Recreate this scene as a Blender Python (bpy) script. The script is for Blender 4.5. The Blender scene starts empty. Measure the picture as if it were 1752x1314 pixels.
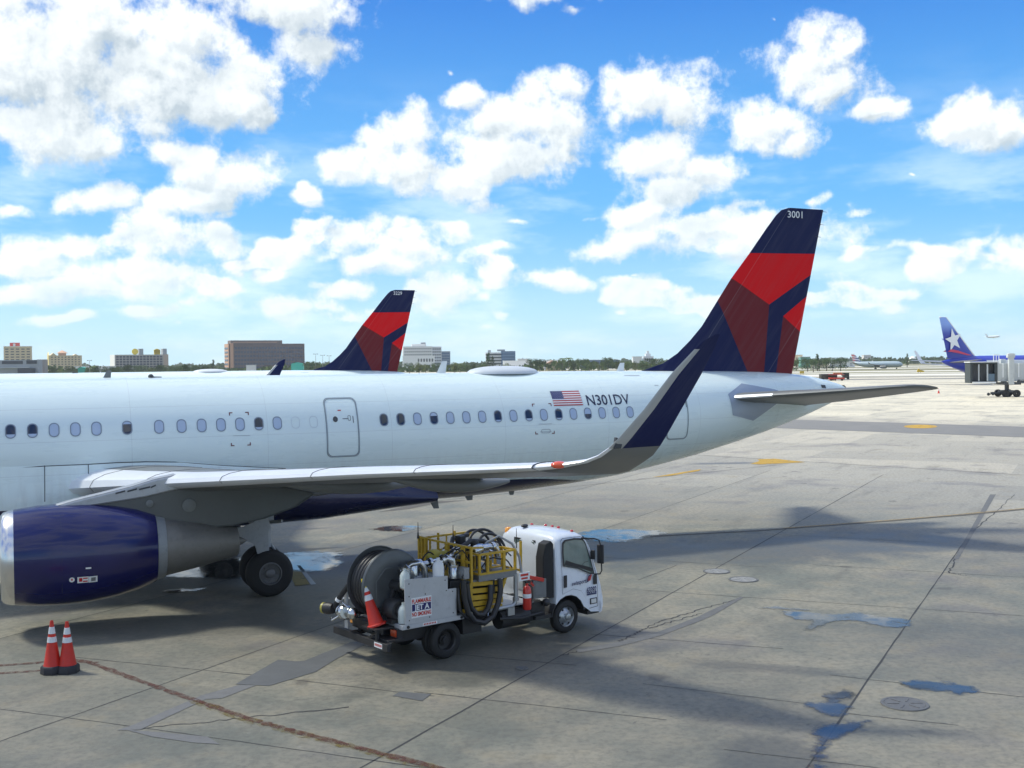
import bpy, bmesh, math, random
from mathutils import Vector, Matrix
R = math.radians
PI = math.pi
random.seed(7)
sc = bpy.context.scene

# ------------------------------------------------------------------ camera
CXP, CYP, FPX = 876.0, 657.0, 1909.0
PIT, ROLL, CAMH = .0188, -.0103, 6.17
cp, sp = math.cos(PIT), math.sin(PIT)
cr, sr = math.cos(ROLL), math.sin(ROLL)
fwd = Vector((0, cp, -sp)); up0 = Vector((0, sp, cp)); x0 = Vector((1, 0, 0))
rgt = x0 * cr + up0 * sr
upv = -x0 * sr + up0 * cr
cam = bpy.data.cameras.new('camera'); cob = bpy.data.objects.new('camera', cam)
sc.collection.objects.link(cob); sc.camera = cob
cob.matrix_world = Matrix(((rgt.x, upv.x, -fwd.x, 0), (rgt.y, upv.y, -fwd.y, 0), (rgt.z, upv.z, -fwd.z, CAMH), (0, 0, 0, 1)))
cam.sensor_width = 36; cam.lens = FPX / 1752 * 36
cam.clip_start = .3; cam.clip_end = 30000

def ray(u, v):
    a = (u - CXP) / FPX; b = (CYP - v) / FPX
    return fwd + rgt * a + upv * b
def G(u, v, z=0.0):                       # pixel of the photo -> point on the level ground
    r = ray(u, v); t = (z - CAMH) / r.z
    return Vector((r.x * t, r.y * t, z))
def AT(u, v, Y):                          # pixel of the photo -> point at distance Y
    r = ray(u, v); t = Y / r.y
    return Vector((r.x * t, Y, CAMH + r.z * t))

# ------------------------------------------------------------------ sky, sun, exposure
SUN_EL, SUN_AZ = R(56), R(-75)            # azimuth measured from +Y towards +X
sun_dir = Vector((math.sin(SUN_AZ) * math.cos(SUN_EL), math.cos(SUN_AZ) * math.cos(SUN_EL), math.sin(SUN_EL)))
sl = bpy.data.lights.new('sun', 'SUN'); so = bpy.data.objects.new('sun', sl); sc.collection.objects.link(so)
sl.energy = 4.6; sl.angle = R(9.0); sl.color = (1, .98, .87)
so.rotation_euler = (-sun_dir).to_track_quat('-Z', 'Y').to_euler(); so.location = (0, 0, 60)
sc.cycles.max_bounces = 7; sc.cycles.diffuse_bounces = 3; sc.cycles.glossy_bounces = 4; sc.cycles.transparent_max_bounces = 10
sc.view_settings.view_transform = 'Standard'; sc.view_settings.look = 'None'
sc.view_settings.exposure = 0.44; sc.view_settings.gamma = 1

def N(nt, typ, **kw):
    n = nt.nodes.new(typ)
    for k, v in kw.items():
        if k == 'ins':
            for i, val in v.items():
                if isinstance(val, bpy.types.NodeSocket): nt.links.new(val, n.inputs[i])
                else: n.inputs[i].default_value = val
        else: setattr(n, k, v)
    return n
def M_(nt, op, a, b=None, c=None, clamp=False):
    d = {0: a}
    if b is not None: d[1] = b
    if c is not None: d[2] = c
    n = N(nt, 'ShaderNodeMath', operation=op, ins=d); n.use_clamp = clamp
    return n.outputs[0]
def V_(nt, op, a, b=None, c=None):
    d = {0: a}
    if b is not None: d[1] = b
    if c is not None: d[2] = c
    return N(nt, 'ShaderNodeVectorMath', operation=op, ins=d)
def SS(nt, x, a, b, lo=0.0, hi=1.0):
    n = N(nt, 'ShaderNodeMapRange', interpolation_type='SMOOTHSTEP', ins={0: x, 1: a, 2: b, 3: lo, 4: hi})
    return n.outputs[0]
def MIXC(nt, f, a, b, blend='MIX'):
    n = N(nt, 'ShaderNodeMix', data_type='RGBA', blend_type=blend)
    for i, v in ((0, f), (6, a), (7, b)):
        if isinstance(v, bpy.types.NodeSocket): nt.links.new(v, n.inputs[i])
        else:
            if i != 0 and len(v) == 3: v = (*v, 1)
            n.inputs[i].default_value = v
    return n.outputs[2]

CLOUDS = [(90,110,230,125),(250,120,170,105),(370,170,115,75),(60,220,170,58),(180,40,150,80),(150,252,60,26),(430,165,50,60),(30,60,120,110),
 (490,15,130,45),(520,78,72,42),(400,-20,90,40),(340,285,85,58),(410,305,85,52),(260,268,62,30),(340,345,120,28),(150,335,80,24),(40,360,46,16),
 (534,336,38,20),(552,346,26,14),(526,322,20,14),(300,60,120,80),(120,150,200,90),(598,285,52,40),(690,225,62,52),(695,290,110,44),(790,305,110,38),(905,215,112,62),(860,270,130,52),(800,155,56,26),(770,110,26,14),
 (960,148,52,26),(1100,155,125,44),(1190,170,48,52),(1130,268,95,48),(1220,295,78,44),(1150,335,85,38),(1090,372,60,26),(1310,215,82,45),
 (1370,240,48,36),(1378,95,84,54),(1425,145,78,44),(1500,190,60,22),(1540,175,30,26),(1670,205,106,46),(1745,195,60,42),(1740,432,64,30),
 (1200,400,210,30),(1340,415,160,36),(1090,415,110,24),(940,480,72,25),(915,520,18,9),(1058,530,20,8),(880,384,26,10),
 (270,400,90,40),(370,415,58,34),(150,428,58,28),(60,450,66,34),(250,465,115,38),(170,492,150,26),(460,463,50,17),(30,500,80,20),(480,522,105,26),
 (380,465,26,17),(600,405,52,34),(660,455,74,26),(720,430,84,32),(785,402,30,13),(770,500,76,34),(590,505,90,22),(250,540,56,16),(100,552,95,12),
 (850,560,28,11),(970,20,26,22),(1310,40,16,10),(1570,302,12,6),(1100,465,26,8),(900,-40,160,30)]
w = bpy.data.worlds.new('World'); sc.world = w; w.use_nodes = True
nt = w.node_tree; nt.nodes.clear()
# cloud field: one node group, direction (azimuth, elevation) in -> thickness out
gt = bpy.data.node_groups.new('cloud_field', 'ShaderNodeTree')
gt.interface.new_socket('q', in_out='INPUT', socket_type='NodeSocketVector')
gt.interface.new_socket('d', in_out='OUTPUT', socket_type='NodeSocketFloat')
gi = gt.nodes.new('NodeGroupInput'); go = gt.nodes.new('NodeGroupOutput')
q = gi.outputs[0]
nz = N(gt, 'ShaderNodeTexNoise', noise_dimensions='2D', ins={'Vector': q, 'Scale': 9.0, 'Detail': 3.0, 'Roughness': .55})
wv = V_(gt, 'MULTIPLY_ADD', V_(gt, 'SUBTRACT', nz.outputs[1], (.5, .5, .5)).outputs[0], (.055, .035, 0), q).outputs[0]
acc = None
for (u, v, rx, ry) in CLOUDS:
    r = ray(u, v).normalized(); az = math.atan2(r.x, r.y); el = math.asin(r.z)
    rx = rx * 1.02 / FPX * math.cos(math.atan((u - CXP) / FPX)) ** 2 ; ry = ry * 1.02 / FPX
    ln = V_(gt, 'LENGTH', V_(gt, 'MULTIPLY_ADD', wv, (1 / rx, 1 / ry, 0), (-az / rx, -el / ry, 0)).outputs[0]).outputs['Value']
    if rx * FPX < 46 and u not in (534, 552, 526): ln = M_(gt, 'ADD', ln, .55 if rx * FPX < 32 else .25)
    acc = ln if acc is None else N(gt, 'ShaderNodeMath', operation='SMOOTH_MIN', ins={0: acc, 1: ln, 2: .25}).outputs[0]
n1 = N(gt, 'ShaderNodeTexNoise', noise_dimensions='2D', ins={'Vector': q, 'Scale': 24.0, 'Detail': 12.0, 'Roughness': .64}).outputs[0]
vo = N(gt, 'ShaderNodeTexVoronoi', voronoi_dimensions='2D', feature='SMOOTH_F1', ins={'Vector': wv, 'Scale': 30.0, 'Smoothness': .6}).outputs['Distance']
d = M_(gt, 'SUBTRACT', 1.0, acc)
# clouds elsewhere in the sky (behind and beside the view)
n2 = N(gt, 'ShaderNodeTexNoise', noise_dimensions='2D', ins={'Vector': V_(gt, 'MULTIPLY', q, (1, 1.7, 1)).outputs[0], 'Scale': 3.2, 'Detail': 3.0}).outputs[0]
az_ = N(gt, 'ShaderNodeSeparateXYZ', ins={0: q})
out = SS(gt, M_(gt, 'ABSOLUTE', az_.outputs[0]), .48, .62)
out2 = SS(gt, az_.outputs[1], .40, .55)
outm = M_(gt, 'MAXIMUM', out, out2)
d2 = M_(gt, 'MULTIPLY_ADD', M_(gt, 'SUBTRACT', n2, .45), 5.0, M_(gt, 'MULTIPLY', M_(gt, 'SUBTRACT', outm, 1.0), 6.0))
d = M_(gt, 'MAXIMUM', d, d2)
n3 = N(gt, 'ShaderNodeTexNoise', noise_dimensions='2D', ins={'Vector': V_(gt, 'MULTIPLY', q, (1, 2.3, 1)).outputs[0], 'Scale': 13.0, 'Detail': 2.0}).outputs[0]
low_ = M_(gt, 'MULTIPLY', SS(gt, az_.outputs[1], .018, .045), SS(gt, az_.outputs[1], .20, .12))
d3 = M_(gt, 'ADD', M_(gt, 'MULTIPLY', M_(gt, 'SUBTRACT', n3, .54), 5.5), M_(gt, 'MULTIPLY', M_(gt, 'SUBTRACT', low_, 1.0), 3.0))
d = M_(gt, 'MAXIMUM', d, M_(gt, 'MINIMUM', d3, .45))
d = M_(gt, 'ADD', d, M_(gt, 'MULTIPLY', M_(gt, 'SUBTRACT', n1, .5), 2.0))
d = M_(gt, 'ADD', d, M_(gt, 'MULTIPLY', M_(gt, 'SUBTRACT', .42, vo), .42))
gt.links.new(d, go.inputs[0])

tc = N(nt, 'ShaderNodeTexCoord')
sx = N(nt, 'ShaderNodeSeparateXYZ', ins={0: V_(nt, 'NORMALIZE', tc.outputs['Generated']).outputs[0]})
az = M_(nt, 'ARCTAN2', sx.outputs[0], sx.outputs[1]); el = M_(nt, 'ARCSINE', sx.outputs[2])
qq = N(nt, 'ShaderNodeCombineXYZ', ins={0: az, 1: el, 2: 0.0}).outputs[0]
def field(v):
    g_ = nt.nodes.new('ShaderNodeGroup'); g_.node_tree = gt; nt.links.new(v, g_.inputs[0]); return g_.outputs[0]
D0 = field(qq)
D1 = field(V_(nt, 'ADD', qq, (-.022, .030, 0)).outputs[0])
D2 = field(V_(nt, 'ADD', qq, (-.0055, .0075, 0)).outputs[0])
sky = N(nt, 'ShaderNodeTexSky', sky_type='NISHITA', sun_disc=False, sun_elevation=SUN_EL, sun_rotation=SUN_AZ, altitude=0, air_density=1.0, dust_density=.6, ozone_density=2.5)
skc = V_(nt, 'MULTIPLY', sky.outputs[0], (.105, .105, .105)).outputs[0]
hs = N(nt, 'ShaderNodeHueSaturation', ins={'Saturation': 1.32, 'Value': 1.0, 'Color': skc}).outputs[0]
# deeper blue overhead, pale at the horizon, as the humid air shows
hz = SS(nt, el, -.02, .30)
tint = MIXC(nt, SS(nt, el, .10, .42), MIXC(nt, SS(nt, el, -.02, .15), (.50, .77, .87), (.125, .42, .80)), (.009, .128, .56))
skyc = MIXC(nt, .9, hs, tint)
veil = N(nt, 'ShaderNodeTexNoise', noise_dimensions='2D', ins={'Vector': V_(nt, 'MULTIPLY', qq, (1, 3.4, 1)).outputs[0], 'Scale': 6.0, 'Detail': 5.0, 'Roughness': .6}).outputs[0]
veilf = M_(nt, 'MULTIPLY', SS(nt, veil, .42, .72), SS(nt, el, .27, .08, 0.0, .62))
skyc = MIXC(nt, veilf, skyc, (.72, .86, .92))
lo = SS(nt, el, .0, .22, 0.0, 1.0)
alpha = M_(nt, 'MULTIPLY', SS(nt, D0, -.12, .52), M_(nt, 'MULTIPLY_ADD', SS(nt, el, .0, .09), .45, .52))
thick = M_(nt, 'ADD', M_(nt, 'MULTIPLY', SS(nt, D1, .0, 1.5), .80), M_(nt, 'MULTIPLY', SS(nt, M_(nt, 'SUBTRACT', D0, D2), .22, -.42), .48), clamp=True)
cb = MIXC(nt, lo, (.58, .70, .77), (.43, .50, .55))
ccol = MIXC(nt, thick, (.83, .865, .865), cb)
final = MIXC(nt, alpha, skyc, ccol)
bg = N(nt, 'ShaderNodeBackground', ins={0: final, 1: 1.0})
ow = N(nt, 'ShaderNodeOutputWorld'); nt.links.new(bg.outputs[0], ow.inputs[0])
w.cycles.sampling_method = 'MANUAL'; w.cycles.sample_map_resolution = 512

# ------------------------------------------------------------------ helpers
COL = sc.collection
MATS = {}
def mat(name, col, rough=.5, metal=0.0, var=.12, scale=3.0, dirt=None, bump=0.0, coat=0.0, spec=.5, trans=0.0, emit=0.0, vscale=None):
    if name in MATS: return MATS[name]
    m = bpy.data.materials.new(name); m.use_nodes = True; t = m.node_tree
    b = t.nodes['Principled BSDF']; tcn = N(t, 'ShaderNodeTexCoord').outputs['Object']
    if vscale: tcn = V_(t, 'MULTIPLY', tcn, vscale).outputs[0]
    nz = N(t, 'ShaderNodeTexNoise', ins={'Vector': tcn, 'Scale': scale, 'Detail': 6.0, 'Roughness': .6}).outputs[0]
    c = MIXC(t, nz, tuple(min(1, x * (1 - var)) for x in col), tuple(min(1, x * (1 + var)) for x in col))
    if dirt:
        n2 = N(t, 'ShaderNodeTexNoise', ins={'Vector': tcn, 'Scale': scale * 2.7, 'Detail': 8.0, 'Roughness': .7}).outputs[0]
        c = MIXC(t, SS(t, n2, .5, .75, 0.0, dirt), c, (.07, .06, .05))
    t.links.new(c, b.inputs['Base Color'])
    rr = M_(t, 'MULTIPLY_ADD', nz, .25 * rough, rough * .87); t.links.new(rr, b.inputs['Roughness'])
    b.inputs['Metallic'].default_value = metal; b.inputs['Specular IOR Level'].default_value = spec
    if coat: b.inputs['Coat Weight'].default_value = coat; b.inputs['Coat Roughness'].default_value = .06
    if trans: b.inputs['Transmission Weight'].default_value = trans
    if emit: b.inputs['Emission Color'].default_value = (*col, 1); b.inputs['Emission Strength'].default_value = emit
    if bump:
        bn = N(t, 'ShaderNodeBump', ins={'Strength': bump, 'Distance': .01, 'Height': nz}); t.links.new(bn.outputs[0], b.inputs['Normal'])
    MATS[name] = m; return m

def tag(o, label=None, cat=None, group=None, kind=None):
    if label: o['label'] = label
    if cat: o['category'] = cat
    if group: o['group'] = group
    if kind: o['kind'] = kind
    return o
def thing(name, label, cat, loc=(0, 0, 0), rz=0.0, group=None, rot=None, scale=None):
    o = bpy.data.objects.new(name, None); COL.objects.link(o); o.empty_display_size = .2
    o.location = loc; o.rotation_euler = rot if rot else (0, 0, rz)
    if scale: o.scale = (scale,) * 3
    return tag(o, label, cat, group)
def copy_tree(o, parent=None):
    c = o.copy(); COL.objects.link(c); c.parent = parent
    for ch in list(o.children): copy_tree(ch, c)
    return c

class MB:
    def __init__(s, flip=False): s.v = []; s.f = []; s.mi = []; s.flip = flip
    def add(s, vs, fs, m=0):
        b = len(s.v); s.v += [tuple(p) for p in vs]
        for f in fs: s.f.append(tuple(b + i for i in f)); s.mi.append(m)
        return s
    def box(s, x0, x1, y0, y1, z0, z1, m=0):
        vs = [(x, y, z) for x in (x0, x1) for y in (y0, y1) for z in (z0, z1)]
        return s.add(vs, [(0, 1, 3, 2), (4, 6, 7, 5), (0, 4, 5, 1), (2, 3, 7, 6), (0, 2, 6, 4), (1, 5, 7, 3)], m)
    def rbox(s, c, size, rz=0.0, m=0, mtx=None):
        mt = Matrix.Translation(c) @ (mtx if mtx else Matrix.Rotation(rz, 4, 'Z'))
        vs = [mt @ Vector((size[0] * i / 2, size[1] * j / 2, size[2] * k / 2)) for i in (-1, 1) for j in (-1, 1) for k in (-1, 1)]
        return s.add(vs, [(0, 1, 3, 2), (4, 6, 7, 5), (0, 4, 5, 1), (2, 3, 7, 6), (0, 2, 6, 4), (1, 5, 7, 3)], m)
    def bar(s, a, b, wd, ht=None, m=0):       # square bar between two points
        a = Vector(a); b = Vector(b); dd = b - a; L = dd.length
        q_ = dd.to_track_quat('X', 'Z').to_matrix().to_4x4()
        return s.rbox((a + b) / 2, (L, wd, ht or wd), mtx=q_, m=m)
    def tube(s, pts, r, n=10, m=0, caps=True):
        pts = [Vector(p) for p in pts]; k = len(pts)
        rs = r if isinstance(r, (list, tuple)) else [r] * k
        t0 = (pts[1] - pts[0]).normalized(); a = t0.orthogonal().normalized()
        vs = []
        for i, p in enumerate(pts):
            t = (pts[min(i + 1, k - 1)] - pts[max(i - 1, 0)]).normalized()
            a = (a - t * a.dot(t)).normalized(); bb = t.cross(a)
            for j in range(n):
                th = 2 * PI * j / n; vs.append(p + (a * math.cos(th) + bb * math.sin(th)) * rs[i])
        fs = [(i * n + j, i * n + (j + 1) % n, (i + 1) * n + (j + 1) % n, (i + 1) * n + j) for i in range(k - 1) for j in range(n)]
        if caps: fs += [tuple(range(n))[::-1], tuple((k - 1) * n + j for j in range(n))]
        return s.add(vs, fs, m)
    def lathe(s, o, ax, prof, n=32, m=0, ms=None, closed=False):   # prof: list of (distance along axis, radius)
        o = Vector(o); ax = Vector(ax).normalized(); a = ax.orthogonal().normalized(); b = ax.cross(a)
        vs = []; k = len(prof)
        for (t, r) in prof:
            for j in range(n):
                th = 2 * PI * j / n; vs.append(o + ax * t + (a * math.cos(th) + b * math.sin(th)) * max(r, 1e-4))
        base = len(s.v); s.v += [tuple(p) for p in vs]
        for i in range(k if closed else k - 1):
            i2 = (i + 1) % k; mm = ms[i] if ms else m
            for j in range(n):
                s.f.append((base + i * n + j, base + i * n + (j + 1) % n, base + i2 * n + (j + 1) % n, base + i2 * n + j)); s.mi.append(mm)
        return s
    def loft(s, secs, m=0, caps=True, mfun=None, closed=True):
        n = len(secs[0]); vs = [p for sec in secs for p in sec]; b = len(s.v); s.v += [tuple(p) for p in vs]
        for i in range(len(secs) - 1):
            for j in range(n if closed else n - 1):
                s.f.append((b + i * n + j, b + i * n + (j + 1) % n, b + (i + 1) * n + (j + 1) % n, b + (i + 1) * n + j))
                s.mi.append(mfun(i, j) if mfun else m)
        if caps:
            s.f.append(tuple(b + j for j in range(n))[::-1]); s.mi.append(mfun(0, -1) if mfun else m)
            e = b + (len(secs) - 1) * n; s.f.append(tuple(e + j for j in range(n))); s.mi.append(mfun(len(secs) - 1, -1) if mfun else m)
        return s
    def prism(s, poly, y0, y1, m=0, plane='XZ'):
        f = {'XZ': lambda p, t: (p[0], t, p[1]), 'XY': lambda p, t: (p[0], p[1], t), 'YZ': lambda p, t: (t, p[0], p[1])}[plane]
        return s.loft([[f(p, y0) for p in poly], [f(p, y1) for p in poly]], m)
    def ball(s, c, r, nu=12, nv=8, m=0, sc_=(1, 1, 1)):
        prof = [(-math.cos(PI * i / nv), math.sin(PI * i / nv)) for i in range(nv + 1)]
        b0 = len(s.v); s.lathe((0, 0, 0), (0, 0, 1), prof, nu, m)
        for i in range(b0, len(s.v)):
            p = s.v[i]; s.v[i] = (c[0] + p[0] * r * sc_[0], c[1] + p[1] * r * sc_[1], c[2] + p[2] * r * sc_[2])
        return s
    def build(s, name, mats, parent=None, smooth=40, bevel=0.0, loc=None, solidify=0.0, keepn=False):
        me = bpy.data.meshes.new(name)
        vs = [(x, -y, z) for x, y, z in s.v] if s.flip else s.v
        me.from_pydata(vs, [], s.f)
        if not isinstance(mats, (list, tuple)): mats = [mats]
        for mm in mats: me.materials.append(mm)
        me.polygons.foreach_set('material_index', s.mi)
        if not keepn:
            bm = bmesh.new(); bm.from_mesh(me)
            bmesh.ops.recalc_face_normals(bm, faces=bm.faces); bm.to_mesh(me); bm.free()
        me.update()
        if smooth:
            me.shade_smooth(); me.set_sharp_from_angle(angle=R(smooth))
        o = bpy.data.objects.new(name, me); COL.objects.link(o); o.parent = parent
        if loc: o.location = loc
        if solidify:
            md = o.modifiers.new('s', 'SOLIDIFY'); md.thickness = solidify; md.offset = 0
        if bevel:
            md = o.modifiers.new('b', 'BEVEL'); md.width = bevel; md.segments = 2; md.limit_method = 'ANGLE'; md.angle_limit = R(35)
        return o
def text_mesh(body, size, bold=0.0, space=1.0):
    cu = bpy.data.curves.new('t', 'FONT'); cu.body = body; cu.size = size; cu.offset = bold; cu.space_character = space
    cu.align_x = 'LEFT'; cu.resolution_u = 3
    ob = bpy.data.objects.new('t', cu); COL.objects.link(ob)
    dg = bpy.context.evaluated_depsgraph_get(); dg.update()
    me = bpy.data.meshes.new_from_object(ob.evaluated_get(dg))
    vs = [v.co.copy() for v in me.vertices]; fs = [tuple(p.vertices) for p in me.polygons]
    bpy.data.objects.remove(ob); bpy.data.curves.remove(cu); bpy.data.meshes.remove(me)
    wd = max(v.x for v in vs) - min(v.x for v in vs); x_ = min(v.x for v in vs)
    return [Vector((v.x - x_, v.y, 0)) for v in vs], fs, wd
def struct(name, mb, m, **kw):
    o = mb.build(name, m, None, **kw); o['kind'] = 'structure'; return o

# ------------------------------------------------------------------ ground
SD = R(62.5)                                # direction of the slab joints
def ground_mat():
    m = bpy.data.materials.new('apron_concrete'); m.use_nodes = True; t = m.node_tree; b = t.nodes['Principled BSDF']
    P = N(t, 'ShaderNodeTexCoord').outputs['Object']
    def noise(scale, det=6.0, rough=.6, vec=P): return N(t, 'ShaderNodeTexNoise', ins={'Vector': vec, 'Scale': scale, 'Detail': det, 'Roughness': rough}).outputs[0]
    rot = N(t, 'ShaderNodeVectorRotate', rotation_type='Z_AXIS', ins={'Vector': P, 'Angle': -SD}).outputs[0]
    slab = V_(t, 'MULTIPLY_ADD', rot, (1 / 6.1, 1 / 6.1, 0), (.35, -3.84 / 6.1 + 3, 0)).outputs[0]
    cell = N(t, 'ShaderNodeTexWhiteNoise', noise_dimensions='2D', ins={'Vector': V_(t, 'FLOOR', slab).outputs[0]}).outputs[0]
    big = noise(.06, 4.0); mid = noise(.45, 8.0, .65); fine = noise(7.0, 9.0, .72); streak = noise(.5, 7.0, .65, V_(t, 'MULTIPLY', rot, (.35, 1.6, 1)).outputs[0])
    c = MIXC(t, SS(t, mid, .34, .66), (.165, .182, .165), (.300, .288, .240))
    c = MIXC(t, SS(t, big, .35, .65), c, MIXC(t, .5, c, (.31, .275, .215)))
    # newer slabs past the old stand's edge joint; sun-to-shade contrast also painted in
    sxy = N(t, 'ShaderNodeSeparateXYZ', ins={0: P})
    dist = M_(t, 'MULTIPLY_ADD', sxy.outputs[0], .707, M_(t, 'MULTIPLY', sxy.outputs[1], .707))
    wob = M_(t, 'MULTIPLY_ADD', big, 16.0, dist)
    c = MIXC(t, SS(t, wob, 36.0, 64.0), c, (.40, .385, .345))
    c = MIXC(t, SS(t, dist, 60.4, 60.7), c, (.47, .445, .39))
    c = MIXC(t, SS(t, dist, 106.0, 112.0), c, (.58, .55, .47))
    c = MIXC(t, .55, c, MIXC(t, cell, (.74, .75, .76), (1.24, 1.22, 1.17)), 'MULTIPLY')
    c = MIXC(t, SS(t, fine, .40, .66, .0, .45), c, (.10, .10, .092))
    c = MIXC(t, SS(t, streak, .52, .74, .0, .42), c, (.11, .108, .10))
    vi = noise(.23, 6.0, .6); c = MIXC(t, SS(t, vi, .53, .68, 0.0, .5), c, (.155, .150, .165))
    fl = noise(2.6, 8.0, .75, V_(t, 'MULTIPLY', rot, (1.0, 1.4, 1)).outputs[0]); c = MIXC(t, SS(t, fl, .60, .68, 0.0, .55), c, (.07, .07, .064)); c = MIXC(t, SS(t, fl, .40, .30, 0.0, .35), c, (.36, .36, .33))
    warm = noise(.9, 5.0, .6); c = MIXC(t, SS(t, warm, .55, .72, 0.0, .35), c, (.27, .235, .16))
    # damp and fuel stains, plus painted shade below the airliner and truck
    def blob(cx, cy, rx, ry, ang, s0, s1, strength):
        d0 = V_(t, 'SUBTRACT', P, (cx, cy, 0)).outputs[0]
        d1 = N(t, 'ShaderNodeVectorRotate', rotation_type='Z_AXIS', ins={'Vector': d0, 'Angle': -ang}).outputs[0]
        l_ = V_(t, 'LENGTH', V_(t, 'MULTIPLY', d1, (1 / rx, 1 / ry, 0)).outputs[0]).outputs['Value']
        e = M_(t, 'ADD', l_, M_(t, 'MULTIPLY', M_(t, 'SUBTRACT', mid, .5), 1.5))
        e = M_(t, 'ADD', e, M_(t, 'MULTIPLY', M_(t, 'SUBTRACT', streak, .5), 1.0))
        return SS(t, e, s0, s1, strength, 0.0)
    wet_shade = None
    for a in [(8.5, 36.5, 9, 3.2, .28, .4, 1.2, .75), (-2, 36, 7, 4.5, 0, .5, 1.2, .6), (-6, 33, 6, 5, .4, .6, 1.2, .55), (0, 24, 4.5, 2.6, .68, .5, 1.15, .65),
              (-7.5, 26.5, 4, 1.6, .1, .4, 1.2, .55), (10, 24, 6, 2.2, -.4, .3, 1.2, .3), (17, 38, 7, 2.4, .3, .3, 1.2, .4), (12.6, 67, 3.2, .8, .1, .3, 1.1, .8),
              (4.2, 16.8, 1.1, 1.8, .2, .5, 1.1, .6), (5.0, 22.3, 2.0, .5, -.3, .4, 1.1, .5), (-2.5, 28.5, 5, 2.5, .3, .4, 1.2, .5)]:
        s_ = blob(*a); wet_shade = s_ if wet_shade is None else M_(t, 'MAXIMUM', wet_shade, s_)
    c = MIXC(t, 1.0, c, (.92, .895, .83), 'MULTIPLY')
    c = MIXC(t, wet_shade, c, MIXC(t, .74, c, (.045, .047, .045)))
    spots = N(t, 'ShaderNodeTexVoronoi', feature='F1', ins={'Vector': V_(t, 'MULTIPLY_ADD', noise(1.3), (.9, .9, 0), P).outputs[0], 'Scale': .42}).outputs['Distance']
    c = MIXC(t, SS(t, spots, .05, .11, .5, 0.0), c, (.07, .065, .06))
    t.links.new(c, b.inputs['Base Color'])
    ro = M_(t, 'MULTIPLY_ADD', wet_shade, -.22, M_(t, 'MULTIPLY_ADD', mid, .3, .52)); t.links.new(ro, b.inputs['Roughness'])
    b.inputs['Specular IOR Level'].default_value = .4
    bn = N(t, 'ShaderNodeBump', ins={'Strength': .35, 'Distance': .01, 'Height': fine}); t.links.new(bn.outputs[0], b.inputs['Normal'])
    return m
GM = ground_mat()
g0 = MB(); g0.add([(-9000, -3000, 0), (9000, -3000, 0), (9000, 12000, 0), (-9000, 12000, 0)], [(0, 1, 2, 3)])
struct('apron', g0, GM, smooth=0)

def strip_poly(p, q_, w0, w1=None, n=1, jit=0.0, z=.004, rnd=random):
    p = Vector(p[:2]); q_ = Vector(q_[:2]); dd = (q_ - p); nn = Vector((-dd.y, dd.x)).normalized(); w1 = w1 or w0
    L_, R_ = [], []
    for i in range(n + 1):
        t = i / n; c = p + dd * t + nn * (rnd.uniform(-jit, jit)); wd = (w0 + (w1 - w0) * t) / 2 * (1 + (rnd.uniform(-.35, .35) if jit else 0))
        L_.append(c + nn * wd); R_.append(c - nn * wd)
    return L_, R_
def add_strip(mb, p, q_, w0, w1=None, n=1, jit=0.0, z=.004, m=0):
    L_, R_ = strip_poly(p, q_, w0, w1, n, jit)
    k = n + 1
    mb.add([(v.x, v.y, z) for v in L_] + [(v.x, v.y, z) for v in R_], [(i, i + 1, k + i + 1, k + i) for i in range(n)], m)

asph = mat('old_asphalt', (.17, .165, .155), .8, var=.25, scale=.5, dirt=.2)
dA = Vector((math.cos(SD), math.sin(SD))); nA = Vector((-dA.y, dA.x))
joint_m = mat('joint_seal', (.05, .05, .048), .8, var=.4, scale=5)
jn = MB()
for k in range(-8, 12):                      # long joints of the slab grid
    o_ = 3.84 + 6.1 * k
    if 40 < o_: continue
    t_end = 62 if k != 0 else 40
    a = nA * o_ + dA * 2; b_ = nA * o_ + dA * t_end
    add_strip(jn, a, b_, .022 if k not in (0, 1) else .035, n=60, jit=.008)
JB = [((6.16,21.73),(9.25,20.17)),((5.79,19.33),(7.45,18.65)),((-9.34,23.63),(-5.26,22.15)),((-7,19.21),(-1.36,16.93)),((-12,21.1),(-7,19.21)),((2.45,21.26),(5.37,19.85)),
      ((1.72,25.21),(5.74,23.75)),((3.48,30.0),(12.18,26.55)),((12.18,26.55),(19,23.7)),((9.25,20.17),(14,18.2)),((-3.9,24.6),(1.25,22.6)),((-5.26,22.15),(-1.5,20.6)),
      ((5.37,19.85),(6.0,19.6)),((-1.36,16.93),(1.2,15.9)),((2.0,35.5),(7.5,33.2)),((9.0,33.5),(17.0,30.1)),((5.6,41.0),(14.0,37.4)),((-3,33.5),(2.2,31.4)),((-1.9,20.9),(2.6,19.1)),((3.3,17.6),(5.8,16.6))]
for a, b_ in JB: add_strip(jn, a, b_, .02, n=16, jit=.010)
CR = [((1.0,23.4),(2.3,24.5)),((2.3,24.5),(3.4,26.3)),((3.4,26.3),(5.95,28.98)),((3.1,25.7),(4.6,27.2)),((12.5,32.0),(15.6,38.3)),((15.6,38.3),(22.6,50.2)),((12.5,32.0),(12.9,31.5)),((-3.0,20.0),(-6.4,18.9)),((-1.9,25.6),(1.9,31.6))]
for a, b_ in CR: add_strip(jn, a, b_, .05, .02, n=30, jit=.05, z=.005)
for off, (ta, tb) in ((60.6, (-20, 90)),):
    dL = Vector((.71, -.704)); nL = Vector((.707, .707))
    add_strip(jn, nL * off - dL * 60, nL * off + dL * 60, .10, n=30, jit=.03)
add_strip(jn, (-9, 45.5), (16, 66), .05, n=40, jit=.03); add_strip(jn, (3.5, 31.4), (4.9, 33.6), .03, n=6, jit=.01)
struct('pavement_joints', jn, joint_m, smooth=0)
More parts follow.
